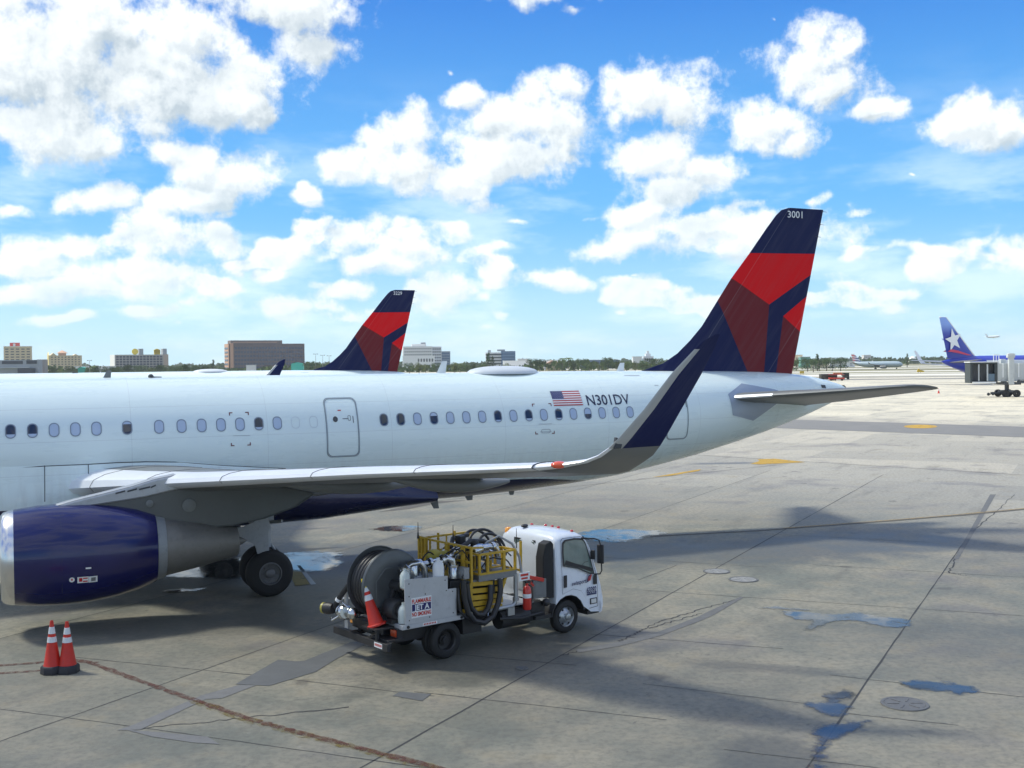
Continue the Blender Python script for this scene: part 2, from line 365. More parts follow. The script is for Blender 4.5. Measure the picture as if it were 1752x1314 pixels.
# repair patches and the old asphalt crossing
patch_m = mat('repair_patch', (.115, .12, .12), .75, var=.3, scale=3, dirt=.3)
def gpoly(name, pts, m, z=.008, kind='structure'):
    mb = MB(); vs = [G(u, v) for u, v in pts]; mb.add([(p.x, p.y, z) for p in vs], [tuple(range(len(vs)))])
    o = mb.build(name, m, None, smooth=0); o['kind'] = kind; return o
def smooth_outline(pts, amp=.12, sub=5, seed=1):     # ragged closed outline in world xy
    rd = random.Random(seed); P_ = [G(u, v) for u, v in pts]; n = len(P_); out = []
    for i in range(n):
        p0, p1, p2, p3 = P_[i - 1], P_[i], P_[(i + 1) % n], P_[(i + 2) % n]
        for s_ in range(sub):
            t = s_ / sub
            c = .5 * ((2 * p1) + (-p0 + p2) * t + (2 * p0 - 5 * p1 + 4 * p2 - p3) * t * t + (-p0 + 3 * p1 - 3 * p2 + p3) * t ** 3)
            out.append(c + Vector((rd.uniform(-amp, amp), rd.uniform(-amp, amp), 0)))
    return out
gpoly('repair_patch', [(403,1171),(476,1129),(505,1132),(521,1131),(600,1099),(640,1096),(575,1128),(540,1150),(460,1174)], patch_m)
gpoly('repair_patch', [(200,1250),(230,1240),(345,1190),(410,1172),(438,1173),(380,1195),(352,1197),(240,1249)], mat('repair_patch_worn', (.16,.16,.155), .75, var=.3, scale=3, dirt=.3), z=.007)
gpoly('repair_patch', [(215,1249),(280,1254),(355,1261),(376,1274),(330,1271),(260,1261)], MATS['repair_patch_worn'], z=.0075)
gpoly('repair_patch', [(672,1191),(684,1184),(738,1188),(722,1200)], patch_m)
gpoly('repair_patch', [(985,1112),(1060,1098),(1130,1080),(1195,1055),(1215,1045),(1268,1021),(1273,1022),(1222,1052),(1200,1062),(1130,1088),(1060,1106),(990,1117)], mat('sealed_crack', (.13,.13,.125), .8, var=.35, scale=4, dirt=.3), z=.006)
gpoly('repair_patch', [(1694,846),(1704,846),(1640,957),(1632,957)], MATS['sealed_crack'], z=.006)
# taxiway crossing strip of older asphalt
dT = Vector((.719, -.695, 0)); nT = Vector((.695, .719, 0))
def band(name, o0, o1, m, z=.01, t0=-200, t1=200, dT=dT, nT=nT):
    mb = MB(); p = [nT * o0 + dT * t0, nT * o0 + dT * t1, nT * o1 + dT * t1, nT * o1 + dT * t0]
    mb.add([(v.x, v.y, z) for v in p], [(0, 1, 2, 3)]); return struct(name, mb, m, smooth=0)
band('taxiway', 89.6, 103.4, asph)
# painted markings
def paint(name, col, wear=.5, scale=2.5):
    m = bpy.data.materials.new(name); m.use_nodes = True; t = m.node_tree; b = t.nodes['Principled BSDF']
    P = N(t, 'ShaderNodeTexCoord').outputs['Object']
    n_ = N(t, 'ShaderNodeTexNoise', ins={'Vector': P, 'Scale': scale, 'Detail': 9.0, 'Roughness': .75}).outputs[0]
    c = MIXC(t, SS(t, n_, .35, .65), tuple(x * .7 for x in col), col)
    t.links.new(c, b.inputs['Base Color']); b.inputs['Roughness'].default_value = .7
    t.links.new(SS(t, n_, wear + .10, wear - .20, 0.0, .88), b.inputs['Alpha'])
    return m
red_p = paint('worn_red_paint', (.13, .038, .024), .56, 7); yel_p = paint('worn_yellow_paint', (.26, .19, .03), .50, 5)
def curve_strip(name, pts, wd, m, z=.009, jit=.012, sub=6):
    mb = MB(); P_ = [G(u, v) for u, v in pts]
    for a, b_ in zip(P_[:-1], P_[1:]): add_strip(mb, a, b_, wd, n=sub, jit=jit, z=z)
    return struct(name, mb, m, smooth=0)
curve_strip('painted_line', [(330,1199),(430,1234),(500,1252),(660,1294),(800,1330)], .23, yel_p, z=.009, jit=.008, sub=14)
curve_strip('painted_line', [(150,1133),(260,1173),(430,1232),(500,1251),(660,1292),(800,1327)], .15, red_p, z=.013, jit=.006, sub=14)
curve_strip('painted_line', [(-10,1140),(60,1135),(110,1128),(165,1135)], .16, red_p, z=.009)
curve_strip('painted_line', [(-10,1153),(60,1149),(120,1142)], .12, red_p, z=.009)
curve_strip('painted_line', [(1090,921),(1130,917),(1300,908),(1500,893),(1620,884),(1760,871),(1900,858)], .20, mat('dark_line_edge', (.10,.09,.07), .8, var=.3, scale=3), z=.009)
curve_strip('painted_line', [(1340,904),(1500,892),(1620,882.5),(1760,869.5),(1900,857)], .13, paint('faded_yellow_line', (.42, .30, .12), .62, 4), z=.013)
gold = paint('golden_paint', (.60, .36, .03), .66, 1.2)
def arrow(pts, name='painted_arrow', m=gold): gpoly(name, pts, m, z=.016)
arrow([(1284,794),(1300,789),(1296,786),(1325,785),(1378,791),(1340,793),(1300,795)])
arrow([(1115,817),(1180,806),(1200,803),(1196,806),(1150,814)])
gpoly('painted_oval', [(1545+29*math.cos(a/12*PI*2)+30, 730+3.2*math.sin(a/12*PI*2)) for a in range(12)], gold, z=.02)
gpoly('painted_line', [(645,877),(690,867),(745,858),(800,856),(745,862),(700,871)], paint('old_grey_paint', (.14,.125,.10), .7, 3), z=.01)
gpoly('painted_line', [(497,985),(508,968),(530,1000),(505,1003)], paint('dull_yellow_triangle', (.30,.24,.07), .7, 3), z=.012)
gpoly('painted_line', [(508,968),(514,968),(541,1000),(532,1001)], paint('white_edge_paint', (.5,.55,.55), .7, 3), z=.013)
# far bands of grass, runway and taxiway
grass = mat('dry_grass', (.16, .15, .075), .9, var=.35, scale=.02, dirt=None)
pale = mat('pale_runway', (.50, .48, .43), .8, var=.1, scale=.02)
mb = MB(); mb.add([(-6000, 400, .02), (6000, 400, .02), (9000, 11900, .02), (-9000, 11900, .02)], [(0, 1, 2, 3)]); struct('grass', mb, grass, smooth=0)
for y0, y1, mm in ((330, 345, asph), (372, 384, asph), (400, 455, pale), (475, 500, pale), (540, 590, pale), (655, 668, asph), (720, 780, pale), (900, 1000, pale)):
    mb = MB(); mb.add([(-200, y0 + 22, .04), (1500, y0 - 60, .04), (1500, y1 - 60, .04), (-200, y1 + 22, .04)], [(0, 1, 2, 3)]); struct('runway' if mm is pale else 'taxiway', mb, mm, smooth=0)

# puddles
wm = bpy.data.materials.new('puddle_water'); wm.use_nodes = True; b = wm.node_tree.nodes['Principled BSDF']
b.inputs['Base Color'].default_value = (.06, .062, .058, 1); b.inputs['Roughness'].default_value = .035; b.inputs['Specular IOR Level'].default_value = .8; b.inputs['IOR'].default_value = 1.42
_t = wm.node_tree; _P = N(_t, 'ShaderNodeTexCoord').outputs['Object']
_n = N(_t, 'ShaderNodeTexNoise', ins={'Vector': _P, 'Scale': 1.1, 'Detail': 7.0, 'Roughness': .62}).outputs[0]
_at = _t.nodes.new('ShaderNodeAttribute'); _at.attribute_name = 'depth'
_n2 = N(_t, 'ShaderNodeTexNoise', ins={'Vector': _P, 'Scale': 4.5, 'Detail': 8.0, 'Roughness': .7}).outputs[0]
_e = M_(_t, 'ADD', _at.outputs['Fac'], M_(_t, 'ADD', M_(_t, 'MULTIPLY', M_(_t, 'SUBTRACT', _n2, .5), 1.8), M_(_t, 'MULTIPLY', M_(_t, 'SUBTRACT', _n, .5), 1.6)))
_t.links.new(SS(_t, _e, .30, .95, 0.0, .90), b.inputs['Alpha'])
_t.links.new(SS(_t, _n, .45, .60, .16, .02), b.inputs['Roughness'])
PUD = [[(1336,1048),(1352,1046),(1378,1047),(1420,1052),(1460,1048),(1500,1055),(1540,1058),(1562,1062),(1560,1070),(1540,1075),(1500,1070),(1470,1064),(1430,1064),(1390,1079),(1375,1076),(1385,1064),(1360,1060)],
 [(1545,1168),(1580,1165),(1620,1168),(1660,1176),(1676,1186),(1640,1187),(1590,1182),(1555,1178)],
 [(1418,1186),(1450,1182),(1462,1190),(1440,1200),(1452,1212),(1435,1225),(1405,1222),(1380,1210),(1378,1200),(1410,1204),(1405,1194)],
 [(1500,1230),(1486,1240),(1470,1250),(1440,1262),(1420,1275),(1404,1300),(1396,1330),(1390,1300),(1392,1270),(1392,1250),(1415,1240),(1455,1235)],
 [(1000,911),(1030,906),(1080,906),(1130,909),(1140,914),(1110,918),(1090,924),(1060,928),(1020,925),(990,920)],
 [(486,947),(520,945),(570,945),(592,950),(575,956),(592,963),(560,974),(540,979),(500,976),(470,972),(480,960)],
 [(262,985),(300,968),(340,961),(366,960),(420,954),(436,962),(430,975),(416,986),(400,990),(340,989),(300,989)],
 [(270,1013),(290,1009),(330,1008),(350,1007),(330,1012),(300,1014)],
 [(1300,1041),(1316,1038),(1360,1041),(1390,1044),(1350,1044)],
 [(640,905),(680,900),(725,902),(700,908),(660,909)]]
def puddle(pts, step, soft, z):
    n = len(pts)
    def sd(x, y):
        ins = False; dm = 1e9
        for k in range(n):
            a, b_ = pts[k], pts[(k + 1) % n]; ax_, ay_, bx_, by_ = a.x, a.y, b_.x, b_.y
            if (ay_ > y) != (by_ > y) and x < (bx_ - ax_) * (y - ay_) / (by_ - ay_) + ax_: ins = not ins
            dx, dy = bx_ - ax_, by_ - ay_; tt = max(0, min(1, ((x - ax_) * dx + (y - ay_) * dy) / max(1e-9, dx * dx + dy * dy)))
            dm = min(dm, (x - ax_ - tt * dx) ** 2 + (y - ay_ - tt * dy) ** 2)
        return math.sqrt(dm) * (1 if ins else -1)
    x0_, x1_, y0_, y1_ = min(p.x for p in pts) - soft, max(p.x for p in pts) + soft, min(p.y for p in pts) - soft, max(p.y for p in pts) + soft
    nx, ny = int((x1_ - x0_) / step) + 1, int((y1_ - y0_) / step) + 1; idx = {}; vs = []; dep = []; fs = []
    D_ = {(i_, j_): sd(x0_ + i_ * step, y0_ + j_ * step) for i_ in range(nx + 1) for j_ in range(ny + 1)}
    def vid(k):
        if k not in idx: idx[k] = len(vs); vs.append((x0_ + k[0] * step, y0_ + k[1] * step, z)); dep.append(max(0, min(1, D_[k] / soft * .5 + .5)))
        return idx[k]
    for i_ in range(nx):
        for j_ in range(ny):
            q4 = [(i_, j_), (i_ + 1, j_), (i_ + 1, j_ + 1), (i_, j_ + 1)]
            if max(D_[k] for k in q4) > -soft: fs.append([vid(k) for k in q4])
    mb = MB(); mb.add(vs, fs); o = struct('puddle', mb, wm, smooth=0)
    at_ = o.data.attributes.new('depth', 'FLOAT', 'POINT'); at_.data.foreach_set('value', dep); return o
for i, pp in enumerate(PUD):
    P_ = [G(u, v) for u, v in pp]; far_p = P_[0].y > 32
    puddle(smooth_outline(pp, amp=.02, sub=3, seed=i), .14 if far_p else .07, .32 if far_p else .16, .011 + .0004 * i)
# manhole covers
iron = mat('cast_iron', (.15, .15, .145), .65, .2, var=.3, scale=8, dirt=.4)
ringm = mat('cover_concrete', (.26, .26, .25), .8, var=.2, scale=4)
for i, (u, v, r, lab) in enumerate([(1548,1205,.42,'round iron manhole cover in the near apron right of the puddles'),(1226,978,.40,'round pale manhole cover, the farther one of the pair behind the truck cab'),(1272,992,.42,'round pale manhole cover, the nearer one of the pair behind the truck cab'),(893,1144,.13,'small round iron drain lid on the concrete in front of the fuel truck')]):
    p = G(u, v); t_ = thing('manhole_cover', lab, 'manhole cover', (p.x, p.y, 0))
    mb = MB(); mb.lathe((0, 0, 0), (0, 0, 1), [(.006, r), (.022, r * .98), (.022, r * .86), (.012, r * .84)], 40); mb.build('rim', iron, t_)
    mb = MB(); mb.lathe((0, 0, 0), (0, 0, 1), [(.004, r * .84), (.018, r * .83), (.018, .001)], 40)
    for k in range(6):
        a = k * PI / 3; mb.rbox((r * .5 * math.cos(a), r * .5 * math.sin(a), .02), (r * .5, .03, .012), a)
    mb.build('lid', iron if i in (0, 3) else ringm, t_)

# the broad cloud that stands between the sun and the near part of the apron
def overhead_cloud():
    m = bpy.data.materials.new('cloud_vapour'); m.use_nodes = True; t = m.node_tree; t.nodes.clear()
    P = N(t, 'ShaderNodeTexCoord').outputs['Object']
    r_ = V_(t, 'LENGTH', V_(t, 'MULTIPLY', P, (1 / 330, 1 / 330, 0)).outputs[0]).outputs['Value']
    nz = N(t, 'ShaderNodeTexNoise', ins={'Vector': P, 'Scale': .012, 'Detail': 6.0, 'Roughness': .55}).outputs[0]
    e = M_(t, 'ADD', r_, M_(t, 'MULTIPLY', M_(t, 'SUBTRACT', nz, .5), .25))
    a = SS(t, e, .72, .99, .90, 0.0)
    df = N(t, 'ShaderNodeBsdfDiffuse', ins={0: (.9, .9, .9, 1)}); tr = N(t, 'ShaderNodeBsdfTransparent')
    mx = N(t, 'ShaderNodeMixShader', ins={0: a, 1: tr.outputs[0], 2: df.outputs[0]})
    o_ = N(t, 'ShaderNodeOutputMaterial'); t.links.new(mx.outputs[0], o_.inputs[0])
    rd = random.Random(3); mb = MB(); mb.ball((0, 0, 0), 1, 64, 24)
    ph = [(rd.uniform(2, 9), rd.uniform(0, 6), rd.uniform(2, 9)) for _ in range(8)]
    for i, (x, y, z) in enumerate(mb.v):
        k = 1 + .05 * sum(math.sin(a_ * x + b_) * math.sin(c_ * y + b_) for a_, b_, c_ in ph)
        mb.v[i] = (x * 330 * k, y * 330 * k, z * 60 * (k if z > 0 else .5))
    o = struct('cloud', mb, m, smooth=80)
    o.location = Vector((20, -246, 0)) + sun_dir * (1300 / sun_dir.z); return o
overhead_cloud()

# ------------------------------------------------------------------ the big airliner (local frame: X aft from the main gear, Y to port, Z up)
OX, OY, YAW = -8.274, 33.71, .4143
cyw, syw = math.cos(YAW), math.sin(YAW)
def LY(u, v, Y):                            # pixel of the photo -> (X, Z) on the airliner's fore-aft plane at Y
    def toL(p): dx, dy = p[0] - OX, p[1] - OY; return (dx * cyw + dy * syw, dx * syw - dy * cyw, p[2])
    o = toL((0, 0, CAMH)); r = ray(u, v); e = toL((r.x, r.y, CAMH + r.z)); t = (Y - o[1]) / (e[1] - o[1])
    return o[0] + (e[0] - o[0]) * t, o[2] + (e[2] - o[2]) * t

def airliner_white():
    m = bpy.data.materials.new('aircraft_paint'); m.use_nodes = True; t = m.node_tree; b = t.nodes['Principled BSDF']
    P = N(t, 'ShaderNodeTexCoord').outputs['Object']; sx_ = N(t, 'ShaderNodeSeparateXYZ', ins={0: P})
    nz = N(t, 'ShaderNodeTexNoise', ins={'Vector': V_(t, 'MULTIPLY', P, (.25, 1, 1.2)).outputs[0], 'Scale': 1.6, 'Detail': 8.0, 'Roughness': .65}).outputs[0]
    st = N(t, 'ShaderNodeTexNoise', ins={'Vector': V_(t, 'MULTIPLY', P, (2.5, .3, .3)).outputs[0], 'Scale': 2.0, 'Detail': 6.0, 'Roughness': .6}).outputs[0]
    c = MIXC(t, nz, (.68, .80, .785), (.77, .875, .86))
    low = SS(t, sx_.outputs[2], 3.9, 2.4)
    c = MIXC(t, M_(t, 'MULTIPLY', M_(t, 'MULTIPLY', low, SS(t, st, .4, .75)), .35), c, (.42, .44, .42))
    # panel seams: frames every 3.73 m and two lap joints
    X_ = sx_.outputs[0]
    fr = M_(t, 'ABSOLUTE', M_(t, 'SUBTRACT', M_(t, 'FRACT', M_(t, 'MULTIPLY_ADD', X_, 1 / 3.73, .37)), .5))
    seam = SS(t, fr, .0022, .0008)
    for z_ in (5.05, 4.18, 3.3):
        seam = M_(t, 'MAXIMUM', seam, SS(t, M_(t, 'ABSOLUTE', M_(t, 'SUBTRACT', sx_.outputs[2], z_)), .007, .003))
    c = MIXC(t, M_(t, 'MULTIPLY', seam, .38), c, (.35, .38, .40))
    # dark blue belly with a curved upper edge
    edge = M_(t, 'SUBTRACT', 2.42, M_(t, 'MULTIPLY', SS(t, X_, 8.5, 13.6), .42))
    edge = M_(t, 'ADD', edge, SS(t, X_, -9.0, -16.0, 0.0, -.6))
    nav = M_(t, 'LESS_THAN', sx_.outputs[2], edge)
    nav = M_(t, 'MULTIPLY', nav, M_(t, 'LESS_THAN', X_, 13.4))
    c = MIXC(t, nav, c, (.010, .013, .055))
    t.links.new(c, b.inputs['Base Color']); t.links.new(M_(t, 'MULTIPLY_ADD', nz, .16, .20), b.inputs['Roughness'])
    b.inputs['Coat Weight'].default_value = .25; b.inputs['Coat Roughness'].default_value = .08
    bn = N(t, 'ShaderNodeBump', ins={'Strength': .12, 'Distance': .02, 'Height': nz}); t.links.new(bn.outputs[0], b.inputs['Normal'])
    return m
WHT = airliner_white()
GREY = mat('wing_grey_paint', (.17, .18, .18), .38, var=.1, scale=1.5, dirt=.10, vscale=(1, 1, 1))
SLAT = mat('bare_leading_edge', (.80, .82, .84), .34, .25, var=.04, scale=2)
NAVY = mat('navy_paint', (.010, .014, .060), .22, var=.25, scale=1.2, coat=.6)
ENGB = mat('engine_navy', (.005, .006, .075), .26, var=.35, scale=.9, coat=.35, dirt=None)
CRED = mat('tail_red', (.50, .010, .014), .28, var=.12, scale=1.2, coat=.4)
DRED = mat('tail_dark_red', (.14, .018, .020), .30, var=.16, scale=1.2, coat=.4)
METAL = mat('polished_metal', (.66, .67, .68), .24, 1.0, var=.1, scale=2)
DMET = mat('exhaust_metal', (.22, .215, .20), .58, .55, var=.25, scale=3, dirt=.3)
TYRE = mat('tyre_rubber', (.018, .018, .018), .75, var=.3, scale=6)
DARK = mat('dark_rubber_seal', (.05, .055, .06), .6, var=.2, scale=5)
WFR = mat('window_surround', (.22, .27, .33), .4, var=.1)
GDK = bpy.data.materials.new('cabin_glass'); GDK.use_nodes = True
_b = GDK.node_tree.nodes['Principled BSDF']; _b.inputs['Base Color'].default_value = (.02, .03, .05, 1); _b.inputs['Roughness'].default_value = .06; _b.inputs['Specular IOR Level'].default_value = .8
BLIND = mat('window_blind', (.42, .52, .66), .35, var=.06, coat=.5)
WHITE = mat('white_enamel', (.78, .80, .80), .35, var=.06, scale=2)
BLACK = mat('black_paint', (.022, .022, .024), .5, var=.25, scale=5)

def fin_paint(name, col):
    m = bpy.data.materials.new(name); m.use_nodes = True; t = m.node_tree; b = t.nodes['Principled BSDF']
    P = N(t, 'ShaderNodeTexCoord').outputs['Object']
    rr = N(t, 'ShaderNodeVectorRotate', rotation_type='Y_AXIS', ins={'Vector': P, 'Angle': R(-37)}).outputs[0]
    st = N(t, 'ShaderNodeTexNoise', ins={'Vector': V_(t, 'MULTIPLY', rr, (3.2, 1, .22)).outputs[0], 'Scale': 1.3, 'Detail': 8.0, 'Roughness': .65}).outputs[0]
    c = MIXC(t, SS(t, st, .42, .72, 0.0, .22), col, tuple(x * .6 + .10 for x in col))
    s_ = N(t, 'ShaderNodeSeparateXYZ', ins={0: rr})
    for xo in (9.2, 12.1): c = MIXC(t, SS(t, M_(t, 'ABSOLUTE', M_(t, 'SUBTRACT', s_.outputs[0], xo)), .016, .006, 0.0, .45), c, tuple(x * .6 + .18 for x in col))
    t.links.new(c, b.inputs['Base Color']); b.inputs['Roughness'].default_value = .45; b.inputs['Specular IOR Level'].default_value = .14
    return m
NAVYT = fin_paint('tail_navy', (.012, .018, .075)); CREDT = fin_paint('tail_bright_red', (.78, .006, .010)); DREDT = fin_paint('tail_maroon', (.17, .020, .026))
FS = [(-21.97,3.15,3.05,.03),(-21.6,3.72,2.66,.5),(-21.0,4.15,2.36,.86),(-20,4.62,2.08,1.25),(-18.8,5.15,1.9,1.58),(-17.5,5.62,1.79,1.83),(-16,5.84,1.74,1.95),(-14.5,5.87,1.73,1.975),
      (-10,5.87,1.73,1.975),(-5,5.87,1.73,1.975),(0,5.87,1.73,1.975),(4,5.87,1.75,1.975),(7,5.87,1.80,1.975),(9,5.87,1.89,1.97),(11,5.87,2.03,1.93),(12.8,5.86,2.22,1.86),(14.5,5.84,2.50,1.74),
      (16,5.82,2.78,1.58),(17.5,5.79,3.12,1.36),(19,5.75,3.48,1.10),(20.3,5.68,3.84,.86),(21.3,5.56,4.16,.66),(22.1,5.40,4.44,.48),(22.7,5.24,4.66,.34),(22.95,5.14,4.78,.24)]
def fus(X):
    for a, b_ in zip(FS[:-1], FS[1:]):
        if a[0] <= X <= b_[0]:
            t = (X - a[0]) / (b_[0] - a[0]); return [a[i] + (b_[i] - a[i]) * t for i in (1, 2, 3)]
    return FS[-1][1:]
def surfY(X, z):
    zt, zb, wd = fus(X); k = (z - (zt + zb) / 2) / ((zt - zb) / 2); return wd * math.sqrt(max(0, 1 - k * k))
def SP(u, v): return LY(u, v, 1.96)
def skin(X, z, off=.006): return (X, surfY(X, z) + off, z)
def on_skin(mb, poly, off=.006, m=0):       # polygon given as (X, z) laid on the fuselage side
    return mb.add([skin(x, z, off) for x, z in poly], [tuple(range(len(poly)))], m)
def rrect(x0, x1, z0, z1, r, n=5):
    out = []
    for cx, cz, a0 in ((x1 - r, z1 - r, 0), (x0 + r, z1 - r, 90), (x0 + r, z0 + r, 180), (x1 - r, z0 + r, 270)):
        for k in range(n + 1):
            a = R(a0 + 90 * k / n); out.append((cx + r * math.cos(a), cz + r * math.sin(a)))
    return out
def dens(poly, step=.1):
    out = []
    for (a, b_) in zip(poly, poly[1:] + poly[:1]):
        n = max(1, int(math.hypot(b_[0] - a[0], b_[1] - a[1]) / step))
        out += [(a[0] + (b_[0] - a[0]) * k / n, a[1] + (b_[1] - a[1]) * k / n) for k in range(n)]
    return out
def ring(mb, outer, inner, off=.006, m=0):
    n = len(outer); b0 = [skin(x, z, off) for x, z in outer] + [skin(x, z, off) for x, z in inner]
    return mb.add(b0, [(i, (i + 1) % n, n + (i + 1) % n, n + i) for i in range(n)], m)
def scaled(poly, sx_, sz_):
    cx = sum(p[0] for p in poly) / len(poly); cz = sum(p[1] for p in poly) / len(poly)
    return [(cx + (x - cx) * sx_, cz + (z - cz) * sz_) for x, z in poly]

def foil(X, Y, Z, chord, tc, dz=0.0, cant=0.0, n=12):
    up_ = Vector((0, -math.sin(cant), math.cos(cant))); pts = []
    def th(t): return 5 * tc * (.2969 * math.sqrt(t) - .126 * t - .3516 * t * t + .2843 * t ** 3 - .1015 * t ** 4)
    for s_ in (1, -1):
        rg = range(n, 0, -1) if s_ == 1 else range(0, n)
        for i in rg:
            t = (1 - math.cos(PI * i / n)) / 2
            c_ = .02 * math.sin(PI * t) * chord
            pts.append(Vector((X + chord * t, Y, Z - dz * t)) + up_ * (c_ + s_ * max(th(t), .004) * chord * (1.08 if s_ == 1 else .92)))
    return pts                                # starts at trailing edge, over the top to the leading edge, back below

def text_on(mb, body, size, fn, bold=0.0, m=0, space=1.0, width=None):
    vs, fs, wd = text_mesh(body, size, bold, space)
    k = (width / wd) if width else 1.0
    mb.add([fn(p.x * k, p.y) for p in vs], fs, m)

def lifting(parent, name, secs, mats, mfun=None, **kw):
    mb = MB(True); mb.loft(secs, mfun=mfun); return mb.build(name, mats, parent, smooth=35, **kw)

def wing_st(sgn):
    S = [(1.2, -5.35, 2.86, 7.0, .150, .30), (2.0, -4.92, 2.94, 6.35, .150, .30), (4.0, -3.88, 3.14, 5.15, .135, .27), (6.3, -2.67, 3.37, 3.86, .125, .25), (9.0, -1.27, 3.63, 3.26, .12, .24),
         (12.0, .29, 3.93, 2.62, .115, .23), (14.5, 1.59, 4.15, 2.10, .11, .22), (16.0, 2.37, 4.29, 1.80, .11, .20)]
    return S
def wheel(parent, name, x, y, z, r, wd, rim_r, rm, tm, hub=.4, bolts=8):
    tw = thing(name, None, None); tw.parent = parent
    mb = MB(True)
    mb.lathe((x, y - wd / 2, z), (0, 1, 0), [(.02, rim_r), (0, r * .80), (wd * .08, r * .93), (wd * .22, r), (wd * .5, r * 1.005), (wd * .78, r), (wd * .92, r * .93), (wd, r * .80), (wd - .02, rim_r)], 40)
    mb.build('tyre', tm, tw)
    mb = MB(True)
    for s_ in (1, -1):
        yo = y + s_ * wd / 2 - s_ * .02
        mb.lathe((x, yo, z), (0, s_, 0), [(.015, rim_r * 1.02), (.02, rim_r * .93), (-.06, rim_r * .86), (-.07, rim_r * .45), (.0, rim_r * hub), (.03, rim_r * .22), (.03, .001)], 28)
        for k in range(bolts):
            a = 2 * PI * k / bolts; mb.ball((x + math.cos(a) * rim_r * .66, yo - s_ * .05, z + math.sin(a) * rim_r * .66), rim_r * .09, 6, 4)
    mb.build('rim', rm, tw)
    return tw

